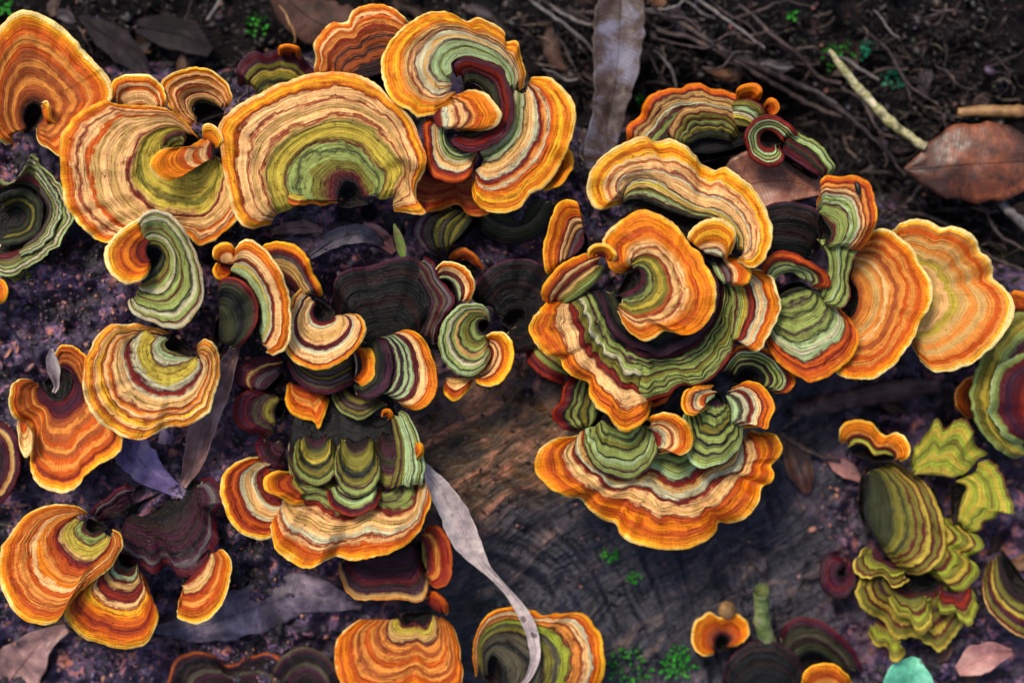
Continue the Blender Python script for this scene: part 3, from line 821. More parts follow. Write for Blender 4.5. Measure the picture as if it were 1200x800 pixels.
# ---- big rosette on the right
T = fungus('arched peach bracket with a notch, over the back of the big rosette', 790, 250)
fan(T, 4, 'k0 d5 m8 n12 e16 d19 a23 l28 w32 m35 t39 t52 w55 r59 t63 t68 u72 t76 y81 o87 y93 c98 c100',
    '729,237 715,243 702,245 692,235 689,215 697,195 715,178 735,167 755,162 770,167 785,164 803,172 815,183 823,194 836,200 851,198 870,210 885,225 897,245 903,265 902,285 896,302 882,314 864,306',
    '731,238 738,234 752,234 768,240 786,248 806,254 826,258 845,266 858,278 862,292',
    {38: '730,226 736,214 748,206 766,208 790,222 815,238 840,245 860,258 872,277 872,296'}, rise=2.5, wave=2.3, crease=.12)
T = fungus('upright orange bracket with plum centre between tall blotched leaf and rosette', 684, 288)
fan(T, -2, 'p0 m14 x20 m28 a36 m42 t50 m56 u64 o74 u82 o92 y100', '646,322 640,318 637,304 638,285 645,262 653,242 665,235 677,238 682,250 683,262', '672,300 680,293 685,284 684,274', rise=1)
T = fungus('central orange rosette cap with olive middle wound into a small curl', 742, 325)
fan(T, 7, 'm0 p6 d12 g18 p22 e28 l34 e44 s51 r55 t60 a64 r67 t71 q75 o79 u83 o88 o95 y98 c100',
    '738,316 727,319 716,315 711,303 707,287 712,272 725,261 740,252 755,248 772,252 788,262 800,275 808,289 820,297 825,310 834,323 839,340 838,358 832,371 822,383 810,391 795,392 780,388 766,395 755,398 740,390 730,378 724,364',
    '742,317 747,315 752,321 751,331 743,338 734,342 727,346',
    {56: '740,305 753,298 770,301 783,318 787,340 780,358 765,368 745,372 726,362'}, rise=1, wave=2.3, crease=.1)
fan(T, 5, 'm0 r30 o55 y95 c100', '689,300 690,293 697,287 707,286 716,290 722,299 718,306', '700,300 708,302', name='lobe', stem=False, edge=.3)
T = fungus('ruffled ring of green, maroon and orange lobes around the central rosette cap', 760, 380)
fan(T, -4, 'p0 k7 g14 p19 g25 w31 d35 e41 m46 r51 m54 t59 t70 r74 o79 u86 o93 y98 c100',
    '668,352 656,354 648,351 636,359 626,371 621,386 628,402 641,415 656,420 663,432 675,442 690,447 690,462 701,477 714,486 722,499 732,505 746,500 757,489 762,474 764,466',
    '690,338 701,343 710,360 713,378 722,392 738,403 752,409 762,418',
    {50: '668,348 672,364 682,388 692,408 707,428 727,446 745,456 760,462'}, rise=2.5, wave=2.3, crease=.14, stem=False, fold=(6, 46))
fan(T, -6, 'k0 p6 m12 k17 g22 p27 g33 d37 g44 g50 p54 e60 g68 d72 g79 p83 g90 m95 r100',
    '742,474 757,470 778,463 798,451 815,452 831,444 846,431 857,414 864,394 872,374 876,352 868,334',
    '735,400 752,409 775,416 790,410 805,402 820,392 832,377 840,358 842,340 840,322', rise=2, wave=2.3, label='green and plum ripples of the ring', stem=False, fold=(7, 34))
fan(T, -1, 'g0 m8 g16 l24 m32 r40 m46 w52 t60 w68 u74 o84 o93 c98 c100',
    '876,318 893,317 905,328 912,345 914,362 907,381 899,398 893,409 882,412 874,404', '852,330 858,348 858,372 856,394', name='lobe', rise=2, stem=False)
fan(T, -2, 'd0 g14 e30 a38 m48 r56 t64 m72 u82 o94 y100', '637,352 635,340 643,325 660,310 680,300 697,296', '664,356 684,344 700,330 708,316', name='lobe', rise=2, stem=False)
fan(T, -8, 'k0 k40 d60 k80 p100', '700,342 710,360 713,378 722,392 738,403 752,409 775,416 790,410 805,402 820,392 832,377 840,358 842,340 838,318 820,300', '735,340 745,352 760,358 775,355 785,342', name='lobe', rise=4, stem=True, label='dark hollow of the ring')
fan(T, -9, 'm0 r30 m50 r75 u100', '764,476 778,471 787,459 790,450', '760,462 772,456 782,448', name='lobe', stem=False, edge=.5)
T = fungus('small bright orange cap with white rim wedged between arched bracket and rosette', 838, 300)
fan(T, 7, 'm0 w16 m24 t32 o48 y62 o78 y90 c96 c100', '812,287 806,278 815,265 830,259 845,258 858,266 861,280 855,298', '826,297 836,300 846,302', rise=2)
fan(T, 2, 'g0 n12 m24 x34 m42 t56 u70 o88 y100', '857,299 867,305 878,314 880,325 873,335 862,336', '832,304 838,320 848,333', name='lobe', stem=False)

# ---- lower right big fan
T = fungus('wide orange skirted bracket with green terraces below the rosette', 780, 520)
fan(T, -14, 'k0 d6 g12 d17 g24 n30 m35 r39 a43 w50 m54 r57 t61 a65 t69 r72 u75 o80 u87 o93 y98 c100',
    '684,508 672,511 655,512 640,520 630,532 627,548 635,562 650,575 668,583 681,585 693,598 708,607 722,613 727,625 740,635 760,640 785,643 810,640 828,632 838,622 841,611 856,612 875,605 888,590 893,571 903,565 906,555 903,545 912,535 916,524 910,511 900,507 890,508 880,504',
    '712,500 728,506 745,512 762,520 780,526 800,524 820,520 838,506 852,494',
    {54: '676,510 674,534 700,560 722,571 742,566 757,571 776,582 800,585 826,575 846,560 866,549 873,530 870,510', 34: '688,504 692,530 712,553 735,558 755,550 776,553 800,558 822,546 848,534 862,518 864,500'}, rise=-1, wave=2.3, crease=.16, edge=.7, fold=(7, 80))
fan(T, -9, 'e0 g14 d20 g28 e36 k41 g48 g58 k63 n70 g80 p85 g92 p100', '684,508 686,526 697,546 718,557 740,560 757,549 768,531 771,512 768,498', '706,492 718,500 735,504 750,496', name='lobe', rise=0, wave=2.3, stem=False, label='green ringed terrace', fold=(4, 40))
fan(T, -6, 'm0 r14 w24 t36 r46 t56 q66 u74 o90 y98 c100', '757,490 768,485 785,485 800,492 810,505 809,524 798,532 785,529 772,531', '765,506 768,515 769,524', name='lobe', stem=False, rise=1, label='pale orange tongue')
fan(T, -8, 'k0 p10 g18 k24 g32 d38 e46 k51 g60 k66 g76 k81 g92 n100', '802,486 800,510 806,532 817,546 836,546 855,536 868,516 868,494 860,476', '828,468 833,464 840,466 848,474', name='lobe', rise=-1, wave=2.3, label='steep green ringed terrace', stem=True, fold=(4, 36))
fan(T, -3, 'g0 n10 m20 u30 t44 w54 r66 q80 o92 y100', '836,452 824,452 812,455 802,461 798,472 802,482 812,486 822,482 828,476', '838,464 833,468 829,470', name='lobe', stem=False, rise=1)
fan(T, -6, 'd0 n14 h22 d28 w36 m46 r52 w60 t68 m73 u80 o92 y100', '858,456 866,452 877,447 892,452 902,465 907,478 901,490 897,503 885,500 870,502', '850,464 855,480 856,494', name='lobe', stem=False, rise=1)
T = fungus('small dark green banded bracket with a red curl, left of the orange skirted fan', 690, 480)
fan(T, -20, 'k0 g14 k22 e32 k42 g50 p58 g66 k72 m84 r100', '672,436 662,452 657,470 650,480 648,490 655,498 666,505 678,506', '700,452 704,468 700,488 692,500', rise=0)
T = fungus('torn green and red bracket edge left of the rosette ring', 650, 415)
fan(T, -18, 'd0 g20 l34 m46 g56 r70 m82 r100', '612,402 620,420 632,436 646,446 662,447', '636,392 650,404 668,420', rise=0, edge=1.6)

# ---- right
T = fungus('dark green curl with an orange edge under the rosette ring and green fan', 872, 436)
fan(T, -13, 'k0 k14 g22 p28 k36 g44 d50 g58 p64 n70 m78 r86 o97 y100', '846,428 858,412 875,405 895,408 912,418 924,432 931,448 922,460 906,461', '862,444 868,434 880,432 890,440 892,452', rise=2)
T = fungus('ripple green fan with a coiled top and an orange brown skirt', 930, 340)
fan(T, -4, 'd0 k6 g12 p17 g24 d29 g36 g42 p46 g52 d56 n61 w66 n72 m76 u80 r85 u91 o97 y100',
    '896,384 897,400 905,415 918,430 935,440 950,446 966,441 982,432 996,420 1004,405 1005,388 997,374 986,364 972,352',
    '908,356 916,344 928,338 940,336 950,340', rise=-1, wave=2.3, crease=.13)
fan(T, -1, 'p0 g14 n22 p28 g38 n46 p52 g62 m70 r80 u90 r100', '890,318 899,302 918,294 936,299 955,311 970,323 971,335 958,338', '910,350 906,336 912,324 926,319 938,326', name='lobe', rise=2, stem=False)
T = fungus('tall twisted mint and orange bracket beside the black gap and brown leaf', 978, 285)
fan(T, 2, 'd0 m8 g18 g32 m36 n42 g50 n56 w60 r64 t70 r75 q80 r86 u93 o98 y100', '958,238 962,226 962,213 971,206 985,208 1000,207 1015,212 1023,228 1027,245 1025,265 1018,280 1006,294', '962,252 968,262 974,272 972,282 966,286', rise=2, stem=True)
fan(T, -1, 'd0 g16 d26 g40 n52 d60 g72 d80 g92 m100', '1008,292 998,308 993,326 995,344 988,358 976,360', '956,280 968,296 970,314 965,330 962,346', name='lobe', rise=1, stem=False)
T = fungus('orange tan bracket with broad cream rim, overlapping the paler scalloped one', 1002, 355)
fan(T, -11, 's0 q14 a30 q38 t43 q50 s56 q64 u70 q76 u84 o92 y96 c98 c100',
    '1006,280 1025,270 1040,270 1055,280 1068,292 1076,307 1088,325 1091,343 1087,362 1076,380 1070,396 1056,415 1044,430 1025,442 1005,444 985,440 972,430',
    '996,325 1004,338 1006,352 1002,366 992,376',
    {44: '1004,302 1022,308 1034,324 1038,348 1032,376 1014,396 988,402'}, rise=3, wave=2.3, lines=.5)
T = fungus('pale yellow tan scalloped bracket with wide cream rim', 1072, 350)
fan(T, -17, 'a0 l12 a22 t30 l36 a48 q58 a66 q74 u82 q90 y94 c97 c100',
    '1042,274 1055,262 1072,258 1090,260 1102,267 1118,265 1133,272 1143,282 1147,297 1158,303 1163,315 1164,326 1178,338 1186,352 1188,368 1180,385 1165,402 1153,415 1140,425 1120,433 1100,435 1085,428 1075,415 1066,400',
    '1062,326 1072,334 1076,348 1072,362 1062,370', rise=4, wave=2.3, crease=.14, lines=.35)
T = fungus('dark green bracket with thin orange scalloped edge behind the arched peach bracket', 830, 175)
fan(T, -20, 'k0 k16 d24 k32 d38 p44 g50 d55 m60 w66 a72 m77 a82 m87 u93 o100',
    '734,172 737,150 750,138 754,123 766,111 782,105 797,105 806,100 820,99 832,105 848,107 862,113 876,121 888,128 896,140',
    '776,196 792,184 812,180 834,180 854,176 872,170 884,160', {45: '762,180 776,158 798,138 822,134 846,138 864,145 878,146 888,150'}, rise=4, wave=2.3, crease=.12)
fan(T, -16, 'k0 d14 k22 e34 p42 g52 m60 e70 m80 a90 m100', '788,166 784,150 792,136 808,126 826,124 846,128 862,138 868,150', '806,172 818,164 832,162 848,164 858,168', name='lobe', stem=False, rise=2, edge=1.4, wave=2.5, fold=(4, 24))
fan(T, -14, 'p0 e14 d24 l36 w46 p54 n64 d72 e84 m100', '860,118 872,116 886,120 897,130 902,142', '852,146 866,148 880,150', name='lobe', stem=False, rise=1, edge=1)
fan(T, -15, 'm0 r20 u45 o80 o100', '864,116 864,106 872,100 886,99 893,107 889,118', '870,120 880,121', name='lobe', stem=False, edge=.3)
fan(T, -15, 'r0 u45 o100', '895,124 901,116 909,118 913,127 907,135 899,132', '898,129 902,132', name='lobe', stem=False, edge=.3)
T = fungus('coiled green and maroon bracket lying against the brown leaf', 903, 168)
fan(T, -12, 'm0 r12 m24 n36 d46 g56 m64 n72 m80 r90 m100', '936,158 922,143 905,135 888,138 876,150 873,167 880,184 895,194 910,194 918,183 913,171', '918,168 910,158 900,153 892,157 891,166 896,172 904,173 906,170', rise=1, edge=.9)
fan(T, -14, 'p0 m20 b34 d44 m56 k64 g74 n84 d90 g100', '922,146 940,158 955,168 968,180 977,195 974,205', '916,178 930,188 945,198 958,206', name='lobe', rise=1, stem=True, edge=1.4)

# ---- right edge and lower right, out of focus
T = fungus('plum and yellow green bracket cut by the edge beside the pale scalloped one', 1180, 430)
fan(T, -34, 'l0 v8 m20 r30 m46 p56 g66 l78 e88 g100', '1190,536 1164,524 1148,500 1140,470 1142,440 1152,410 1168,390 1185,374 1215,364', '1228,512 1216,488 1216,462 1222,438 1234,428', rise=2, edge=2)
fan(T, -30, 'l0 m20 r36 m50 p66 m80 g92 n100', '1196,520 1174,508 1160,484 1162,452 1176,428 1200,412', '1232,500 1222,474 1230,446', name='lobe', stem=False, edge=2, wave=3, lines=.5)
fan(T, -31, 'r0 u60 o100', '1180,352 1188,342 1200,344 1210,350', '1186,364 1200,366', name='lobe', stem=False)
T = fungus('small rust orange bracket beside the plum and yellow green one', 1140, 465)
fan(T, -38, 'd0 e20 r40 s60 u80 q100', '1134,490 1122,478 1120,462 1128,448 1140,441', '1150,480 1152,462', rise=0)
T = fungus('bright orange wavy bracket among the dark bark, beside the torn lime bracket', 1010, 530)
fan(T, -30, 'm0 l10 v18 m28 r38 q46 o60 o85 y97 c100', '985,516 985,506 990,497 1001,493 1015,494 1028,503 1037,511 1050,508 1060,513 1066,524 1063,537 1055,541', '996,524 1006,520 1016,524 1024,534 1036,532 1046,534', rise=2)
LM = 'e0 l10 v22 l36 v50 e56 v66 l80 v90 e96 m100'
T = fungus('torn lime green bracket split by a black crack', 1110, 570)
fan(T, -33, LM, '1066,548 1072,522 1086,508 1098,490 1106,501 1120,493 1134,492 1141,508 1142,522 1148,528 1156,533', '1070,556 1090,556 1106,558 1117,560', rise=2, edge=1.8, stem=False, lines=.6)
fan(T, -34, LM, '1158,538 1168,546 1176,560 1177,575 1186,588 1187,603 1172,600 1163,607 1152,612 1148,622 1136,626', '1119,564 1132,570 1128,582 1124,596 1122,610', rise=2, edge=1.8, lines=.6)
T = fungus('dark olive bracket with lime stripes left of the torn lime one', 1020, 590)
fan(T, -36, 'k0 d14 d34 e48 d52 e60 m63 e70 m73 l80 m83 e91 m94 l100', '1044,540 1066,552 1086,570 1100,596 1108,624 1104,650 1090,668 1064,672', '1016,556 1014,578 1012,600 1020,622', rise=1, lines=.6)
T = fungus('ragged yellow green bracket with plum stripes, tip pointing to the dark log edge', 1080, 640)
fan(T, -38, 'm0 e12 m22 l32 m42 v52 e62 l74 m80 v90 e100', '1120,606 1136,620 1150,640 1132,652 1146,668 1128,690 1106,684 1092,676', '1092,608 1094,626 1086,644 1078,660', rise=-1, edge=2.2)
T = fungus('crumbling lime and plum bracket above the teal leaf', 1065, 690)
fan(T, -42, 'k0 m14 e26 p36 e46 m56 l66 m74 e86 l100', '1020,668 1006,690 1012,716 1034,726 1048,748 1074,744 1098,762 1116,742 1136,722 1130,696', '1044,668 1052,684 1070,692 1090,690 1104,680', rise=-1, edge=2.4, wave=2.4)
fan(T, -38, 'm0 p20 e36 v50 m60 e74 m86 l100', '1010,640 1004,662 1016,676 1036,672 1048,688 1066,680', '1026,640 1034,654 1050,662', name='lobe', stem=False, edge=2.6, wave=3)
fan(T, -37, 'p0 m24 r40 m56 e70 v84 e100', '1096,700 1104,716 1122,716 1132,734 1146,716 1142,694', '1104,690 1118,694 1132,684', name='lobe', stem=False, edge=2.6, wave=3)
fan(T, -36, 'd0 e30 m44 v58 e74 l88 e100', '1040,700 1050,720 1066,724 1076,742 1092,730 1094,708', '1052,694 1066,700 1082,696', name='lobe', stem=False, edge=2.6, wave=3)
fan(T, -40, 'm0 e30 v55 e80 l100', '1018,738 1026,752 1042,756 1048,772 1060,762', '1026,728 1040,734 1052,742', name='lobe', stem=False, edge=2.4, wave=3)
T = fungus('round plum bracket with a small hole beside the ragged lime one', 984, 672)
fan(T, -40, 'k0 k8 p18 p40 m58 p78 b100', '984,646 970,650 962,664 962,682 970,696 984,701 998,694 1004,678 1001,660 990,648', '987,667 983,668 982,672 984,675 988,675 990,672 989,668', rise=-5, gloss=.15, lines=.4)
T = fungus('small orange cap with a dark notch beside a tan bud, on the bare wood', 846, 750)
fan(T, -46, 'k0 m12 s28 u50 o72 o86 y95 c100', '836,766 824,767 814,758 811,742 818,726 831,718 845,723 858,719 870,725 878,737 876,748 866,756 856,757', '838,756 840,748 846,744 853,748 852,755', rise=1)
T = fungus('black domed bracket in front of the small orange cap', 890, 785)
fan(T, -48, DK, '846,805 850,782 862,764 882,752 905,752 926,762 940,782 946,806', '870,812 890,804 912,804 926,812', rise=1)
T = fungus('dark brown green domed bracket next to the pale green stub', 950, 745)
fan(T, -46, 'k0 d20 b40 h55 d70 p85 m100', '914,746 924,732 944,724 964,730 984,744 1000,762 1010,786', '930,775 950,765 970,772 985,790', rise=1)
T = fungus('orange bracket top cut by the lower edge below the dark dome', 968, 800)
fan(T, -36, 'r0 q30 u60 o88 y100', '938,806 941,792 950,782 962,778 978,780 990,787 1000,801', '955,812 970,808 985,812', rise=1)
T = fungus('dark plum olive bracket at the edge beside the pink leaf scrap', 1170, 690)
fan(T, -42, 'b0 b20 e34 p44 l54 m62 p74 e84 m94 a100', '1156,658 1152,684 1158,710 1172,728 1190,742 1206,746', '1172,650 1178,672 1190,690 1206,698', rise=-1)

# ---- bottom middle
T = fungus('orange bracket with two tan bumps in its middle, below the layered skirt', 480, 735)
fan(T, -27, 'p0 m4 l10 a20 m26 q33 s38 q46 u52 q60 s66 q71 u78 o86 u92 o96 c100',
    '446,728 425,725 406,737 394,755 392,776 398,796 408,812 430,824 462,820 486,808 510,820 532,814 543,796 541,776 538,756 530,736 520,722', '468,724 474,732 486,728 496,732 506,722', rise=-1, crease=.14)
T = fungus('dark maroon bracket roof between the layered skirt and the orange one below', 455, 670)
fan(T, -24, 'b0 p20 b34 p50 m60 b72 p84 a94 q100', '398,660 402,684 416,700 440,702 466,700 490,704 500,690 502,664', '418,640 440,648 466,646 486,636', rise=-2, gloss=.12)
T = fungus('small red bracket standing beside the grey strap leaf', 500, 655)
fan(T, -22, 'e0 m18 r38 q52 r66 r86 u100', '499,618 513,617 524,632 529,654 525,680 511,688 502,681', '494,634 495,655 500,668', rise=1, gloss=.1)
fan(T, -25, 'm0 r50 u100', '502,693 514,696 524,706 526,718', '500,706 510,716', name='lobe', stem=False)
T = fungus('brown and lime banded bracket with orange edge at the end of the strap leaf', 610, 770)
fan(T, -30, 'k0 h14 k22 h32 b38 e44 h50 v56 v60 m65 q70 r75 t80 w84 u88 o95 y100',
    '556,792 556,760 560,738 574,720 600,712 622,716 635,722 648,718 664,718 681,719 693,730 703,746 707,766 706,790 698,815', '572,790 572,776 578,768 588,780 588,808', {50: '564,786 564,752 580,736 602,732 625,740 642,750 652,768 650,790 640,812'}, rise=1, crease=.12)
T = fungus('dark brown ringed bracket in the litter below the grey leaf', 270, 790)
fan(T, -37, 'k0 b20 p35 h45 b55 b65 k75 p88 s100', '196,800 206,776 226,764 250,768 268,780 290,770 316,766 340,782 352,806', '236,812 260,804 290,804 312,812', rise=0)
T = fungus('dark brown ringed bracket in the litter beside the bottom orange bracket', 370, 790)
fan(T, -36, 'k0 b25 p40 h52 b62 k75 p90 h100', '318,792 332,770 352,758 374,764 392,780 396,806', '345,810 360,800 378,810', rise=0)
T = fungus('dark plum bracket rim beside the rust bracket with maroon cup', 0, 545)
fan(T, -22, 'k0 b25 p45 m60 a72 p84 m100', '-4,492 10,500 20,516 24,540 18,566 6,584 -8,590', '-14,520 -6,536 -8,560', rise=1)
T = fungus('orange bracket tip cut by the edge below the grey green rosette', -8, 345)
fan(T, -14, 'r0 u50 o85 y100', '-6,326 4,332 8,342 4,352 -8,358', '-14,336 -14,348', rise=0)

T = fungus('added black sheet as shade in the gap between arched bracket and tall twisted one', 925, 300)
fan(T, -24, DK, '884,262 894,246 914,238 938,240 958,250 968,268 964,288', '902,300 916,304 932,306 946,302', rise=2)  # black fan added to darken the gap, standing in for its shade
# ------------------------------------------------------------------ leaves, twigs, moss, litter
def leaf_mat(name, c0, c1, c2, rough=0.42, spec=0.5):
    m, t = new_mat(name)
    oc = t.n('TexCoord').outputs['Object']
    uv = t.n('UVMap', uv_map='zone').outputs[0]
    s = t.n('SeparateXYZ', {0: uv})
    a = t.noise(oc, 85, 5, 0.68, 0.5).outputs[0]
    b = t.noise(oc, 420, 4, 0.7).outputs[0]
    col = t.ramp(a, [(0.38, srgb(c0)), (0.5, srgb(c1)), (0.62, srgb(c2))])
    # side veins leave the midrib at an angle
    vv = t.math('ADD', t.math('MULTIPLY', s.outputs[0], 13.0), t.math('MULTIPLY', t.math('ABSOLUTE', t.math('SUBTRACT', s.outputs[1], 0.5)), -5.0))
    vv = t.math('ADD', vv, t.math('MULTIPLY', a, 0.8))
    vein = t.mapr(t.math('ABSOLUTE', t.math('SUBTRACT', t.math('FRACT', vv), 0.5)), 0.0, 0.07, 1.0, 0.0)
    fine = t.mapr(b, 0.3, 0.7, 0.72, 1.25, False)
    col = t.mix(1.0, col, t.n('CombineColor', {0: fine, 1: fine, 2: fine}).outputs[0], 'MULTIPLY')
    lighter = t.mix(0.22, col, (0.5, 0.34, 0.26))
    col = t.mix(t.math('MULTIPLY', vein, 0.6), col, lighter)
    vo = t.n('TexVoronoi', {'Vector': oc, 'Scale': 190.0})
    sp = t.math('MULTIPLY', t.mapr(vo.outputs['Distance'], 0.16, 0.26, 1.0, 0.0), t.mapr(t.n('SeparateColor', {0: vo.outputs['Color']}).outputs[1], 0.72, 0.76, 0.0, 1.0))
    col = t.mix(t.math('MULTIPLY', sp, 0.7), col, (0.02, 0.012, 0.01))
    h = t.math('ADD', t.math('MULTIPLY', vein, -0.6), t.math('MULTIPLY', b, 0.5))
    bm = t.n('Bump', {'Height': h, 'Strength': 0.5, 'Distance': 0.0006})
    ro = t.mapr(b, 0.3, 0.7, rough - 0.1, rough + 0.15)
    finish(t, t.n('BsdfPrincipled', {'Base Color': col, 'Roughness': ro, 'Specular IOR Level': spec, 'Normal': bm.outputs[0]}))
    return m

def leaf(label, m, spine, width, z, curl=0.25, twist=None, name='dead_leaf', cat='leaf', seed=0, rib=True, group=None):
    """spine: traced midrib; width: half widths in px along it; z: heights along it in mm"""
    P = pts(spine)
    if z is None:
        z = [surf_at(*q) + 2.5 for q in P]
    zc = np.interp(np.linspace(0, 1, len(P)), np.linspace(0, 1, len(z)), z)
    C, L = crv(np.c_[P, zc], 90)
    u = np.linspace(0, 1, 90)
    hw = np.interp(u, np.linspace(0, 1, len(width)), width)
    hw = gsmooth(hw[:, None], 3)[:, 0]
    hw[0] = min(hw[0], width[0] + .5); hw[-1] = min(hw[-1], width[-1] + .5)
    tw = np.interp(u, np.linspace(0, 1, len(twist)), twist) if twist else np.zeros(90)
    T2 = np.gradient(C[:, :2], axis=0)
    T2 /= np.linalg.norm(T2, axis=1)[:, None]
    N2 = np.stack([-T2[:, 1], T2[:, 0]], 1)
    vs = np.linspace(-1, 1, 17)
    X = np.zeros((2, 90, 17, 3))
    e = hw[:, None] * (1 + 0.07 * noise1(u * L / 9, seed)[:, None] * np.sign(vs) + 0.05 * noise1(u * L / 23, seed + 1)[:, None])
    lat = e * vs * np.cos(tw)[:, None]
    lift = e * 0.25 * (vs * np.sin(tw)[:, None])
    zz = C[:, 2][:, None] + lift + curl * 0.25 * e * (vs ** 2) + 0.5 * noise2(u[:, None] * L / 20 + 0 * vs, vs * 2 + 5, seed + 2)
    for k, dz in ((0, 0.0), (1, -0.35)):
        X[k] = w(C[:, 0][:, None] + N2[:, 0][:, None] * lat, C[:, 1][:, None] + N2[:, 1][:, None] * lat, zz + dz)
    loop = np.concatenate([X[0], X[1][:, ::-1]], 1)          # closed section
    V = loop.reshape(-1, 3)
    F = grid_faces(90, 34, True)
    uvq = np.stack(np.broadcast_arrays((u * L / 60)[:, None], np.r_[(vs + 1) / 2, (vs[::-1] + 1) / 2][None, :]), -1)
    T = empty(name, X[1][45, 8], label, cat, group)
    mesh('blade', V, F, m, T, uvq)
    if rib:
        tube('midrib', np.c_[C[:, :2], zz[:, 8] + 0.1], np.interp(u, [0, 1], [2.0, 0.6]) * 0.8, m, T, 6)
    return T

def tube(name, C, r, m, parent=None, n=7, uv=True):
    """C: k x 3 (px, px, mm); r radius in px"""
    W = w(C[:, 0], C[:, 1], C[:, 2])
    T3 = np.gradient(W, axis=0)
    T3 /= np.linalg.norm(T3, axis=1)[:, None] + 1e-12
    up = np.array([0, 0, 1.0])
    A = np.cross(T3, up)
    A /= np.linalg.norm(A, axis=1)[:, None] + 1e-9
    B = np.cross(A, T3)
    th = np.linspace(0, 2 * np.pi, n, endpoint=False)
    R = (np.asarray(r) * S * (H - C[:, 2] * MM) / H)
    V = W[:, None, :] + R[:, None, None] * (np.cos(th)[None, :, None] * A[:, None, :] + np.sin(th)[None, :, None] * B[:, None, :])
    k = len(C)
    uvq = np.stack(np.broadcast_arrays(np.linspace(0, k / 10, k)[:, None], (th / 6.2832)[None, :]), -1)
    return mesh(name, V, grid_faces(k, n, True), m, parent, uvq)

def twig(label, m, spine, r, z=None, lift=3.0, name='twig', cat='twig', seed=0, wig=1.0, group=None):
    P = pts(spine)
    C, L = crv(P, max(12, int(np.hypot(*(P[-1] - P[0])) / 5)))
    k = len(C)
    zz = np.array([surf_at(*c) for c in C]) if z is None else np.interp(np.linspace(0, 1, k), np.linspace(0, 1, len(z)), z)
    if z is None:
        zz = gsmooth(zz[:, None], 3)[:, 0] + lift
    s = np.arange(k) * 0.7
    C = C + np.stack([noise1(s, seed), noise1(s, seed + 1)], 1) * wig
    rr = np.interp(np.linspace(0, 1, k), np.linspace(0, 1, len(r)), r) * (1 + 0.18 * noise1(s * 1.7, seed + 2))
    o = tube(name, np.c_[C, zz], rr, m, None, 8)
    return tag(o, label, cat, group)

ML_BROWN = leaf_mat('leaf_brown', (48, 22, 12), (96, 46, 22), (134, 72, 42))
ML_DARK = leaf_mat('leaf_dark_brown', (40, 22, 18), (76, 42, 30), (108, 66, 50))
ML_GREY = leaf_mat('leaf_grey', (150, 136, 138), (182, 166, 164), (204, 190, 182), 0.6, 0.3)
ML_PURP = leaf_mat('leaf_purple', (74, 60, 104), (118, 102, 154), (152, 132, 160))
ML_BLOT = leaf_mat('leaf_blotched', (38, 26, 20), (70, 56, 54), (104, 102, 120), 0.45, .22)
ML_MAUV = leaf_mat('leaf_mauve', (96, 70, 70), (142, 106, 102), (170, 136, 134))
ML_SLAT = leaf_mat('leaf_slate', (30, 28, 38), (62, 58, 72), (104, 96, 108), 0.5, .35)
ML_GLOOM = leaf_mat('leaf_dark_damp', (16, 14, 17), (30, 24, 30), (48, 40, 46), .6, .12)
ML_DUSK = leaf_mat('leaf_dusky', (34, 22, 20), (62, 42, 36), (84, 60, 52), .6, .15)
ML_LILAC = leaf_mat('leaf_lilac_grey', (52, 46, 60), (92, 80, 96), (140, 124, 138), .5, .3)
ML_TEAL = leaf_mat('leaf_teal', (70, 150, 122), (98, 186, 152), (128, 204, 172), 0.55)
ML_PINK = leaf_mat('leaf_pink', (130, 84, 82), (168, 116, 112), (186, 140, 130), 0.6)
M_BARKY = noisy_mat('twig_bark', [(0.3, (26, 20, 22)), (0.5, (54, 42, 42)), (0.7, (98, 80, 74))], 300, bump=.6, stretch=(1, 1, 1))
M_PALE = noisy_mat('pale_twig', [(0.36, (84, 86, 48)), (0.48, (176, 166, 128)), (0.56, (120, 124, 66)), (0.66, (196, 186, 156))], 150, bump=.6)
M_TAN = noisy_mat('tan_stick', [(0.3, (92, 62, 36)), (0.5, (142, 104, 64)), (0.7, (176, 138, 92))], 160, bump=.5)
M_GREY = noisy_mat('grey_twig', [(0.3, (60, 56, 60)), (0.5, (98, 92, 92)), (0.7, (136, 128, 120))], 220, bump=.5)
M_GRNSTK = noisy_mat('green_stub', [(0.3, (76, 96, 44)), (0.5, (128, 144, 82)), (0.7, (164, 160, 120))], 190, bump=.5)
M_MOSS = noisy_mat('moss_green', [(0.3, (22, 92, 26)), (0.5, (44, 140, 40)), (0.7, (92, 170, 60))], 240, (.5, .7), .2, spec=.3)
M_TEALM = noisy_mat('moss_teal', [(0.3, (14, 80, 62)), (0.5, (30, 124, 92)), (0.7, (70, 160, 122))], 240, (.5, .7), .2, spec=.3)

leaf('long grey dried strap leaf twisting down across the bare wood', ML_GREY, '486,536 510,566 530,598 546,632 566,662 592,690 612,716 624,744 627,770 620,792 608,806',
     [4, 10, 16, 18, 15, 8, 6.5, 8, 8, 5, 2], [-10, -16, -20, -22, -24, -25, -26, -26, -27, -28], curl=.5, twist=[.1, .2, .1, 0, -.3, -.9, -.9, -.5, -.2, 0, 0], seed=1)
leaf('broad brown leaf lying flat beside the tan stick', ML_BROWN, '1060,198 1090,196 1130,192 1170,190 1215,188 1245,190', [1, 30, 44, 49, 44, 25, 4], [-44, -42, -40, -40, -42], curl=-.2, seed=2)
leaf('brown leaf wedged between the arched bracket and the coiled green one', leaf_mat('leaf_warm_brown', (84, 46, 34), (132, 80, 60), (160, 110, 92)), '832,230 860,220 890,213 925,212 966,224', [4, 28, 38, 35, 20, 3], [-24, -22, -21, -22], curl=.1, seed=3)
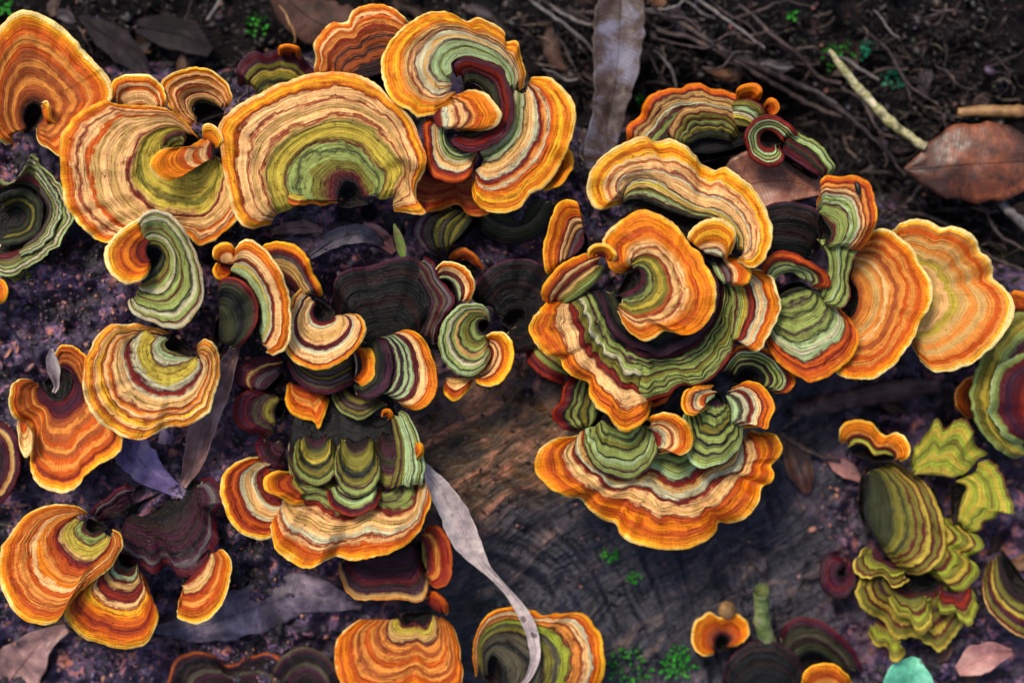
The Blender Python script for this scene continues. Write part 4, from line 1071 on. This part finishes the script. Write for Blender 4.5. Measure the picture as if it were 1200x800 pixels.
leaf('tall blotched brown and blue grey leaf standing between spiral and arched bracket', ML_BLOT, '728,-24 726,20 724,60 720,100 712,140 704,176 696,216', [16, 30, 31, 28, 21, 20, 19, 8], [-44, -42, -40, -38, -40, -44], curl=.3, seed=4)
leaf('thin pointed grey sliver leaf beside the tall blotched leaf', ML_SLAT, '684,160 682,180 680,205 678,232', [.6, 4, 6, 5, 2], [-40, -42, -46], seed=5, rib=False)
leaf('large dull brown leaf behind the rust brown bracket', ML_DUSK, '318,-24 345,6 372,26 404,34 450,36', [10, 24, 30, 26, 14], [-52, -50, -48, -50], curl=-.3, seed=6)
leaf('purple pointed leaf under the tan ringed bracket', ML_PURP, '136,498 156,530 180,556 206,574 238,590', [16, 22, 21, 12, 6, 2], [-24, -22, -22, -24, -26], curl=.3, seed=7)
leaf('curled mauve brown strap leaf hanging below the black green hollow', ML_MAUV, '280,398 266,430 254,458 240,490 232,520 224,548 214,570', [4, 10, 15, 16, 15, 12, 4], [-12, -13, -15, -17, -20, -22], curl=.9, seed=8)
leaf('slate grey leaf with pale edge under the narrow orange half moon', ML_LILAC, '176,738 215,735 260,726 310,708 356,694 400,704 424,710', [2, 16, 27, 30, 26, 18, 3], [-36, -36, -35, -34, -34, -36], curl=-.2, seed=9)
leaf('mauve leaf scrap on the litter below the lower orange bracket pair', ML_MAUV, '0,812 24,780 48,752 78,736', [34, 32, 26, 14, 5], [-46, -44, -42, -44], seed=10)
leaf('dark slate leaf half buried beside the plum folded bracket', ML_SLAT, '60,640 100,600 140,572 172,560', [3, 12, 14, 12, 4], [-36, -32, -30, -30], seed=11)
leaf('small curled cream bark leaf sticking up from the maroon cup', ML_GREY, '60,408 61,424 64,440 66,452 63,460', [1.5, 7, 8, 4, 2], [2, -2, -6, -9, -10], curl=.7, seed=12, rib=False)
leaf('pinkish bark flake leaf under the olive fan', ML_PINK, '424,268 440,274 452,284 462,296', [8, 11, 9, 3], None, seed=13, rib=False)
leaf('flat mauve leaf piece under the wide olive fan', ML_MAUV, '318,272 336,268 356,266 378,270', [3, 7, 8, 3], None, seed=14)
leaf('slate blue leaf half hidden behind the tan S shaped bracket', ML_SLAT, '362,300 392,280 424,274 450,286', [4, 11, 12, 4], None, seed=15)
leaf('tiny folded green seedling leaf on the large black bracket', leaf_mat('leaf_seedling', (80, 108, 40), (118, 150, 58), (134, 120, 84)), '462,262 466,276 470,290 474,306', [1, 5, 6, 1.5], [-12, -13, -15, -17], curl=.6, seed=16, rib=False)
leaf('teal green fresh leaf at the foot of the crumbling bracket', ML_TEAL, '1064,815 1066,798 1070,782 1074,770', [28, 30, 24, 5], [-40, -38, -37, -38], curl=.3, seed=17)
leaf('dusty pink leaf scrap next to the crumbling lime bracket', ML_PINK, '1122,786 1144,774 1164,766 1186,764', [6, 18, 16, 4], [-45, -44, -44], seed=18)
leaf('pale pink bark scrap beside the bright orange wavy bracket', ML_PINK, '970,536 984,546 996,552 1008,562', [3, 9, 10, 3], None, curl=.5, seed=22, rib=False)
leaf('dull brown leaf scrap on the bare wood right of the orange skirted bracket', ML_DARK, '922,512 932,532 940,556 946,578', [4, 16, 15, 4], None, curl=.4, seed=23)
leaf('thin leaf with lilac shine beside the purple pointed leaf', ML_PURP, '196,500 200,516 204,536 200,556', [8, 16, 15, 6], [-30, -29, -29, -30], seed=19)
leaf('dark leaf fragment on the bark above the grey green rosette', ML_GLOOM, '96,20 122,40 150,62 170,84', [4, 16, 18, 8], [-56, -54, -54, -52], seed=20)
leaf('broad dark leaf fragment behind the small round tan bracket', ML_GLOOM, '160,30 190,36 220,44 246,62', [8, 20, 20, 6], [-58, -55, -54, -54], seed=21)

twig('pale green lichen coated twig slanting down to the broad brown leaf', M_PALE, '972,58 996,92 1022,120 1048,148 1084,172', [3, 5, 6, 6.5, 5], [-42, -42, -42, -42, -42], seed=30)
twig('short tan stick lying across the top of the broad brown leaf', M_TAN, '1122,132 1160,130 1215,132', [5, 8, 8], [-52, -50, -50], seed=31, wig=.6)
twig('thin tan root curving above the coiled bracket', M_BARKY, '866,6 884,20 900,38 926,58 946,76 962,92 985,98', [2.2, 2.6, 2.6, 2.4, 2], lift=9, seed=32)
twig('long grey root running behind the dark green scalloped bracket', M_BARKY, '752,12 800,28 850,60 900,84 960,112 1010,150 1050,190', [3, 4, 4, 4, 3, 2], lift=8, seed=33)
twig('second long root close above the dark green scalloped bracket', M_BARKY, '770,36 816,48 864,74 920,106 970,132 1010,140', [3, 3.5, 3, 3, 2], lift=7, seed=34)
twig('straight thin grey twig crossing the roots', M_GREY, '818,0 850,22 876,42 896,56', [1.8, 2, 1.8, 1.2], lift=12, seed=35)
twig('thin twig dropping towards the tip of the broad brown leaf', M_BARKY, '1030,160 1044,184 1060,206', [1.4, 1.6, 1.3], lift=10, seed=36)
twig('grey stick poking out below the broad brown leaf', M_GREY, '1172,238 1186,250 1206,270', [5, 6, 6], [-48, -48, -50], seed=37)
twig('curly thin stalk under the broad brown leaf', M_BARKY, '1156,244 1160,260 1172,276 1196,290 1215,296', [1.5, 2, 2, 1.6], lift=10, seed=38)
twig('thin olive stalk left of the curly stalk', M_BARKY, '1040,250 1060,240 1072,226 1084,214', [1.5, 1.8, 1.6], lift=12, seed=39)
twig('thin bent rootlet behind the orange tan bracket', M_BARKY, '1024,230 1050,246 1082,252 1110,264 1160,300 1200,316', [1.4, 2, 2, 1.5], lift=9, seed=40)
twig('pale stem on dark soil behind the two left round brackets', M_GREY, '262,-6 252,10 242,24', [2, 2.2, 1.5], lift=10, seed=41)
twig('pale straw fibre on the large dull brown leaf', M_TAN, '326,6 336,20 344,38 346,50', [1.2, 1.6, 1.2], [-40, -40, -40, -42], seed=42)
twig('mossy thin stem behind the orange spiral', M_GREY, '620,0 640,14 660,28 680,44 696,60', [1.6, 2, 2, 1.4], lift=10, seed=43)
twig('short brown bark stick below the orange tan bracket', noisy_mat('bark_stick', [(0.3, (30, 20, 22)), (0.5, (70, 48, 50)), (0.72, (130, 100, 100))], 120, bump=.7), '930,480 980,470 1040,458 1100,452', [9, 13, 14, 8], [-50, -48, -46, -48], seed=44)
twig('pale green broken stub beside the small orange cap', M_GRNSTK, '892,690 892,710 894,735 902,752', [9, 9, 10, 8], [-30, -36, -42, -48], seed=45, cat='stub', name='wood_stub')
twig('small root twig in the bark beside the orange wavy bracket', M_BARKY, '914,506 936,522 960,534 984,540', [2, 2.5, 3, 2], lift=4, seed=46)
twig('thin maroon stalk curling up from the black green hollow', noisy_mat('plum_stalk', [(0.3, (60, 22, 38)), (0.7, (110, 60, 80))], 200), '262,410 278,402 288,390 292,372', [1.6, 2, 2.4, 1.2], [-14, -11, -8, -8], seed=47)
rr = random.Random(5)
ML_SCRAP = [leaf_mat('leaf_scrap_a', (26, 18, 16), (52, 36, 30), (84, 60, 50), .55, .25), leaf_mat('leaf_scrap_b', (22, 20, 24), (44, 38, 44), (78, 70, 76), .55, .25), leaf_mat('leaf_scrap_c', (40, 26, 18), (78, 50, 34), (112, 78, 56), .55, .25)]
for i in range(34):
    if i < 20:
        x, y = rr.uniform(0, 1200), rr.uniform(-10, 90)
        if x > 700: y = rr.uniform(-10, 250) if x > 1020 else rr.uniform(-10, 90)
    else:
        x, y = rr.choice([(rr.uniform(10, 420), rr.uniform(700, 800)), (rr.uniform(960, 1195), rr.uniform(440, 480)), (rr.uniform(880, 1000), rr.uniform(540, 680)), (rr.uniform(1100, 1195), rr.uniform(600, 780))])
    a, l = rr.uniform(0, 6.28), rr.uniform(12, 30)
    z0 = surf_at(x, y) + rr.uniform(2, 5)
    leaf('small dead leaf scrap lying on the dark litter', ML_SCRAP[i % 3], ' '.join('%.0f,%.0f' % (x + math.cos(a + b) * l * f, y + math.sin(a + b) * l * f) for f, b in ((-1, .2), (-.3, 0), (.4, 0), (1, -.3))),
         [1, rr.uniform(5, 10), rr.uniform(5, 11), rr.uniform(2, 6)], [z0 + rr.uniform(-2, 2), z0, z0 + rr.uniform(-2, 3)], curl=rr.uniform(-.8, .9), seed=200 + i, rib=False, name='leaf_scrap', group='dead leaf scraps on the litter')
for i in range(34):
    x, y = rr.uniform(600, 1190), rr.uniform(-20, 110)
    a = rr.uniform(-.3, 1.1)
    l = rr.uniform(40, 110)
    p = ' '.join('%.0f,%.0f' % (x + math.cos(a + d) * l * f, y + math.sin(a + d) * l * f) for f, d in ((0, 0), (.35, rr.uniform(-.3, .3)), (.7, rr.uniform(-.2, .2)), (1, 0)))
    twig('thin dark rootlet tangled on the soil behind the brackets', rr.choice([M_BARKY, M_BARKY, M_GREY]), p, [1, rr.uniform(1.2, 2.4), 1], lift=rr.uniform(5, 12), seed=60 + i, name='rootlet', cat='root', group='rootlets on the soil')

# bud next to the small orange cap
C, _ = crv(np.array([[852, 722, -52], [852, 716, -44], [852, 711, -39], [852, 708, -36.5]]), 14)
b = tube('fungus_bud', C, [4, 5, 7, 8.5, 9.5, 10, 10.5, 10.5, 10, 9, 7.5, 5.5, 3, .3], noisy_mat('tan_bud', [(0.3, (120, 84, 50)), (0.7, (186, 146, 96))], 300), None, 16)
tag(b, 'tan round bud on top of the small orange cap', 'fungus bud')

# a dark slot-like beetle on the twisted bracket
sl = np.linspace(0, 1, 9)
b = tube('beetle', np.c_[1003.5 + 4 * sl, 212 + 17 * sl, np.full(9, 9.5)], 3.6 * np.sqrt(np.clip(1 - (2 * sl - 1) ** 2, 0.004, 1)), noisy_mat('black_shell', [(0.3, (10, 8, 8)), (0.7, (26, 20, 18))], 200), None, 10)
tag(b, 'small black elongated beetle on the tall twisted bracket', 'beetle')

def bits(name, n, where, size, m, seed, aspect=(0.4, 1.0), thick=0.2, lift=0.5, flat=0.5):
    """many small irregular chips as one mesh"""
    r = np.random.default_rng(seed)
    Vs, Fs = [], []
    k = 0
    P = []
    while len(P) < n:
        x, y = r.uniform(-60, 1260), r.uniform(-60, 860)
        if r.random() < where(x, y):
            P.append((x, y))
    P = np.array(P)
    z = np.maximum(logz(P[:, 0], P[:, 1]), floorz(P[:, 0], P[:, 1])) + lift
    for (x, y), zz in zip(P, z):
        a = r.uniform(0, 6.28)
        L = r.uniform(*size)
        W = L * r.uniform(*aspect)
        ring = []
        for j in range(6):
            th = j / 6 * 6.283
            q = r.uniform(.7, 1.15)
            ring.append((L * q * math.cos(th), W * q * math.sin(th)))
        R = np.array(ring)
        tx, ty = r.normal(0, flat, 2)
        xy = np.stack([R[:, 0] * math.cos(a) - R[:, 1] * math.sin(a), R[:, 0] * math.sin(a) + R[:, 1] * math.cos(a)], 1)
        zl = (xy[:, 0] * tx + xy[:, 1] * ty) * .25
        top = np.c_[(x + xy[:, 0] - 600) * S, (400 - y - xy[:, 1]) * S, (zz + zl + .4) * MM]
        bot = top - np.array([0, 0, (thick + .15) * MM])
        Vs += [top, bot]
        Fs += [[k, k + 1, k + 2, k + 3], [k, k + 3, k + 4, k + 5]]
        Fs += [[k + j, k + 6 + j, k + 6 + (j + 1) % 6, k + (j + 1) % 6] for j in range(6)]
        k += 12
    return mesh(name, np.vstack(Vs), np.array(Fs), m, None, smooth=False)

def chip_mat(name, cols, rough=.45):
    m, t = new_mat(name)
    g = t.n('NewGeometry')
    col = t.ramp(g.outputs['Random Per Island'], [(p, srgb(c)) for p, c in cols])
    n = t.noise(t.n('TexCoord').outputs['Object'], 500, 4, .7).outputs[0]
    f = t.mapr(n, .3, .7, .6, 1.35, False)
    col = t.mix(1.0, col, t.n('CombineColor', {0: f, 1: f, 2: f}).outputs[0], 'MULTIPLY')
    bm = t.n('Bump', {'Height': n, 'Strength': .6, 'Distance': .0006})
    finish(t, t.n('BsdfPrincipled', {'Base Color': col, 'Roughness': rough, 'Normal': bm.outputs[0]}))
    return m

def soil_where(x, y):
    return 1.0 if y < _top_edge(x) + 30 else 0.04
def bark_where(x, y):
    if y < _top_edge(x):
        return 0.1
    d = 1.0 if x < 300 else 0.45
    if 470 < x < 990 and y > 440:
        d = 0.06
    return d
tag(bits('soil_crumbs', 4200, soil_where, (1.5, 6.0), chip_mat('soil_chips', [(0, (7, 6, 7)), (.5, (16, 12, 14)), (.78, (34, 25, 27)), (.92, (58, 44, 44)), (1, (40, 52, 32))]), 3, (.12, .5)), 'dark crumbs and leaf bits covering the soil', 'litter', kind='stuff')
tag(bits('bark_crumbs', 4600, bark_where, (1.0, 4.2), chip_mat('bark_chips', [(0, (16, 12, 16)), (.35, (46, 36, 50)), (.6, (84, 68, 96)), (.78, (134, 86, 74)), (.9, (176, 124, 104)), (1, (90, 96, 130))]), 4), 'purple brown and salmon bark crumbs scattered on the log', 'litter', kind='stuff')

tag(bits('bark_flakes', 420, lambda x, y: bark_where(x, y) * (1 if y > 300 or x < 240 else .3), (3.5, 10), chip_mat('flakes', [(0, (14, 11, 14)), (.4, (40, 30, 40)), (.6, (84, 66, 92)), (.75, (120, 76, 66)), (.88, (170, 116, 98)), (1, (70, 74, 100))]), 14, (.3, .8), .4, 1.0, .8), 'larger loose bark flakes lying on the log', 'litter', kind='stuff')
tag(bits('soil_flakes', 420, soil_where, (3.5, 11), chip_mat('soil_flake', [(0, (7, 6, 7)), (.5, (16, 12, 14)), (.8, (34, 24, 26)), (.93, (76, 58, 50)), (1, (34, 42, 26))]), 15, (.25, .7), .4, 1.2, .9), 'leaf bits and bark splinters on the soil', 'litter', kind='stuff')

def fibres(name, n, where, m, seed):
    r = np.random.default_rng(seed)
    Vs, Fs, k = [], [], 0
    while k < n:
        x, y = r.uniform(-40, 1240), r.uniform(-40, 840)
        if r.random() > where(x, y):
            continue
        a, L, bend = r.uniform(-.5, 1.3), r.uniform(14, 60), r.normal(0, .9)
        t = np.linspace(0, 1, 9)
        an = a + bend * t + .5 * noise1(t * 5, int(r.integers(1e6)))
        X = x + np.cumsum(np.cos(an)) * L / 9
        Y = y + np.cumsum(np.sin(an)) * L / 9
        Z = np.maximum(logz(X, Y), floorz(X, Y)) + 1 + 5 * np.sin(t * 3.1) * r.random()
        rad = r.uniform(.3, 1.0) * S
        W = np.stack([(X - 600) * S, (400 - Y) * S, Z * MM], 1)
        nx = np.stack([-np.sin(an), -np.cos(an), 0 * an], 1) * rad
        q = np.stack([W + nx, W - nx, W + [0, 0, rad * 1.6]], 1)
        Vs.append(q.reshape(-1, 3))
        Fs.append(grid_faces(9, 3, True) + k * 27)
        k += 1
    return mesh(name, np.vstack(Vs), np.vstack(Fs), m)
tag(fibres('root_fibres', 1500, lambda x, y: (1.0 if y < _top_edge(x) + 20 else 0.02) * (1 if x > 560 else .25), chip_mat('fibre', [(0, (12, 10, 12)), (.6, (36, 28, 30)), (.85, (82, 66, 62)), (.95, (140, 120, 108)), (1, (60, 72, 42))]), 8), 'tangle of hair thin root fibres over the soil', 'roots', kind='stuff')

def moss(label, x, y, rad, n, m, seed, zoff=3, sz=(3, 6)):
    r = np.random.default_rng(seed)
    Vs, Fs, k = [], [], 0
    zb = surf_at(x, y)
    for i in range(n):
        a, d = r.uniform(0, 6.28), rad * math.sqrt(r.random())
        px, py = x + d * math.cos(a), y + d * math.sin(a)
        z0 = surf_at(px, py)
        L, W = r.uniform(*sz), r.uniform(1.0, 2.0)
        th = r.uniform(0, 6.28)
        u = np.array([math.cos(th), math.sin(th)])
        v = np.array([-u[1], u[0]])
        h = zoff * r.uniform(.2, 1.2)
        q = []
        for s_, wd, dz in ((0, .25, -zoff), (.35, 1, 0), (.75, .8, .6), (1, .08, .2)):
            c = np.array([px, py]) + u * L * s_
            for sg in (-1, 0, 1):
                p = c + v * W * wd * sg
                q.append(w(p[0], p[1], z0 + h + dz + (.35 if sg else 0)))
        Vs.append(np.array(q))
        Fs.append(grid_faces(4, 3) + k * 12)
        k += 1
    o = mesh('moss_tuft', np.vstack(Vs), np.vstack(Fs), m)
    return tag(o, label, 'moss', 'moss tufts')
moss('bright green moss tuft at the upper end of the lichen coated twig', 984, 68, 20, 60, M_MOSS, 1)
moss('teal moss tuft above the lichen coated twig', 1012, 58, 12, 30, M_TEALM, 2)
moss('teal green moss tuft to the side of the lichen coated twig', 1046, 92, 12, 36, M_TEALM, 3)
moss('tiny moss tuft beside the thin tan root', 929, 18, 5, 14, M_MOSS, 4)
moss('leafy green moss on the bare wood below the strap leaf end', 796, 776, 20, 60, M_MOSS, 5, sz=(4, 8))
moss('low green moss beside the brown and lime banded bracket', 736, 782, 26, 60, M_MOSS, 6)
moss('small moss streak on the wood under the orange skirted bracket', 716, 650, 9, 26, M_MOSS, 7)
moss('small moss sprig on the wood between skirt and small orange cap', 744, 676, 8, 16, M_MOSS, 8)
moss('faint moss tuft on the soil beside the large dull brown leaf', 300, 30, 14, 36, M_MOSS, 9, sz=(2, 4))
moss('small moss at the very base of the tall blotched leaf', 752, 118, 8, 18, M_MOSS, 10, sz=(2, 4))
moss('moss blades in the corner above the broad dull rust bracket', 4, 8, 9, 14, M_MOSS, 11, sz=(6, 12))
M_DROP = bpy.data.materials.new('water'); M_DROP.use_nodes = True
_b = M_DROP.node_tree.nodes['Principled BSDF']
_b.inputs['Base Color'].default_value = (.8, .9, 1, 1); _b.inputs['Roughness'].default_value = .02; _b.inputs['Transmission Weight'].default_value = 1.0; _b.inputs['IOR'].default_value = 1.33
for x, y, rd, lb in ((280, 718, 4, 'water drop on the slate grey leaf'), (147, 733, 5, 'water drop below the lower of the overlapping orange brackets'), (586, 706, 3.5, 'water drop beside the strap leaf'), (1003, 600, 3, 'water drop on the dark olive bracket')):
    zz = surf_at(x, y) + 3
    fi = np.linspace(0, np.pi, 9)
    C = np.c_[np.full(9, x), np.full(9, y), zz + 1.2 * rd * .25 * -np.cos(fi)]
    Wc = w(x, y, zz)
    th = np.linspace(0, 6.2832, 14, endpoint=False)
    R = rd * S
    V = np.stack([Wc + np.stack([R * math.sin(f) * np.cos(th), R * math.sin(f) * np.sin(th), 0 * th - R * .8 * math.cos(f)], 1) for f in np.linspace(.02, np.pi - .02, 9)])
    tag(mesh('water_drop', V, grid_faces(9, 14, True), M_DROP), lb, 'water drop')
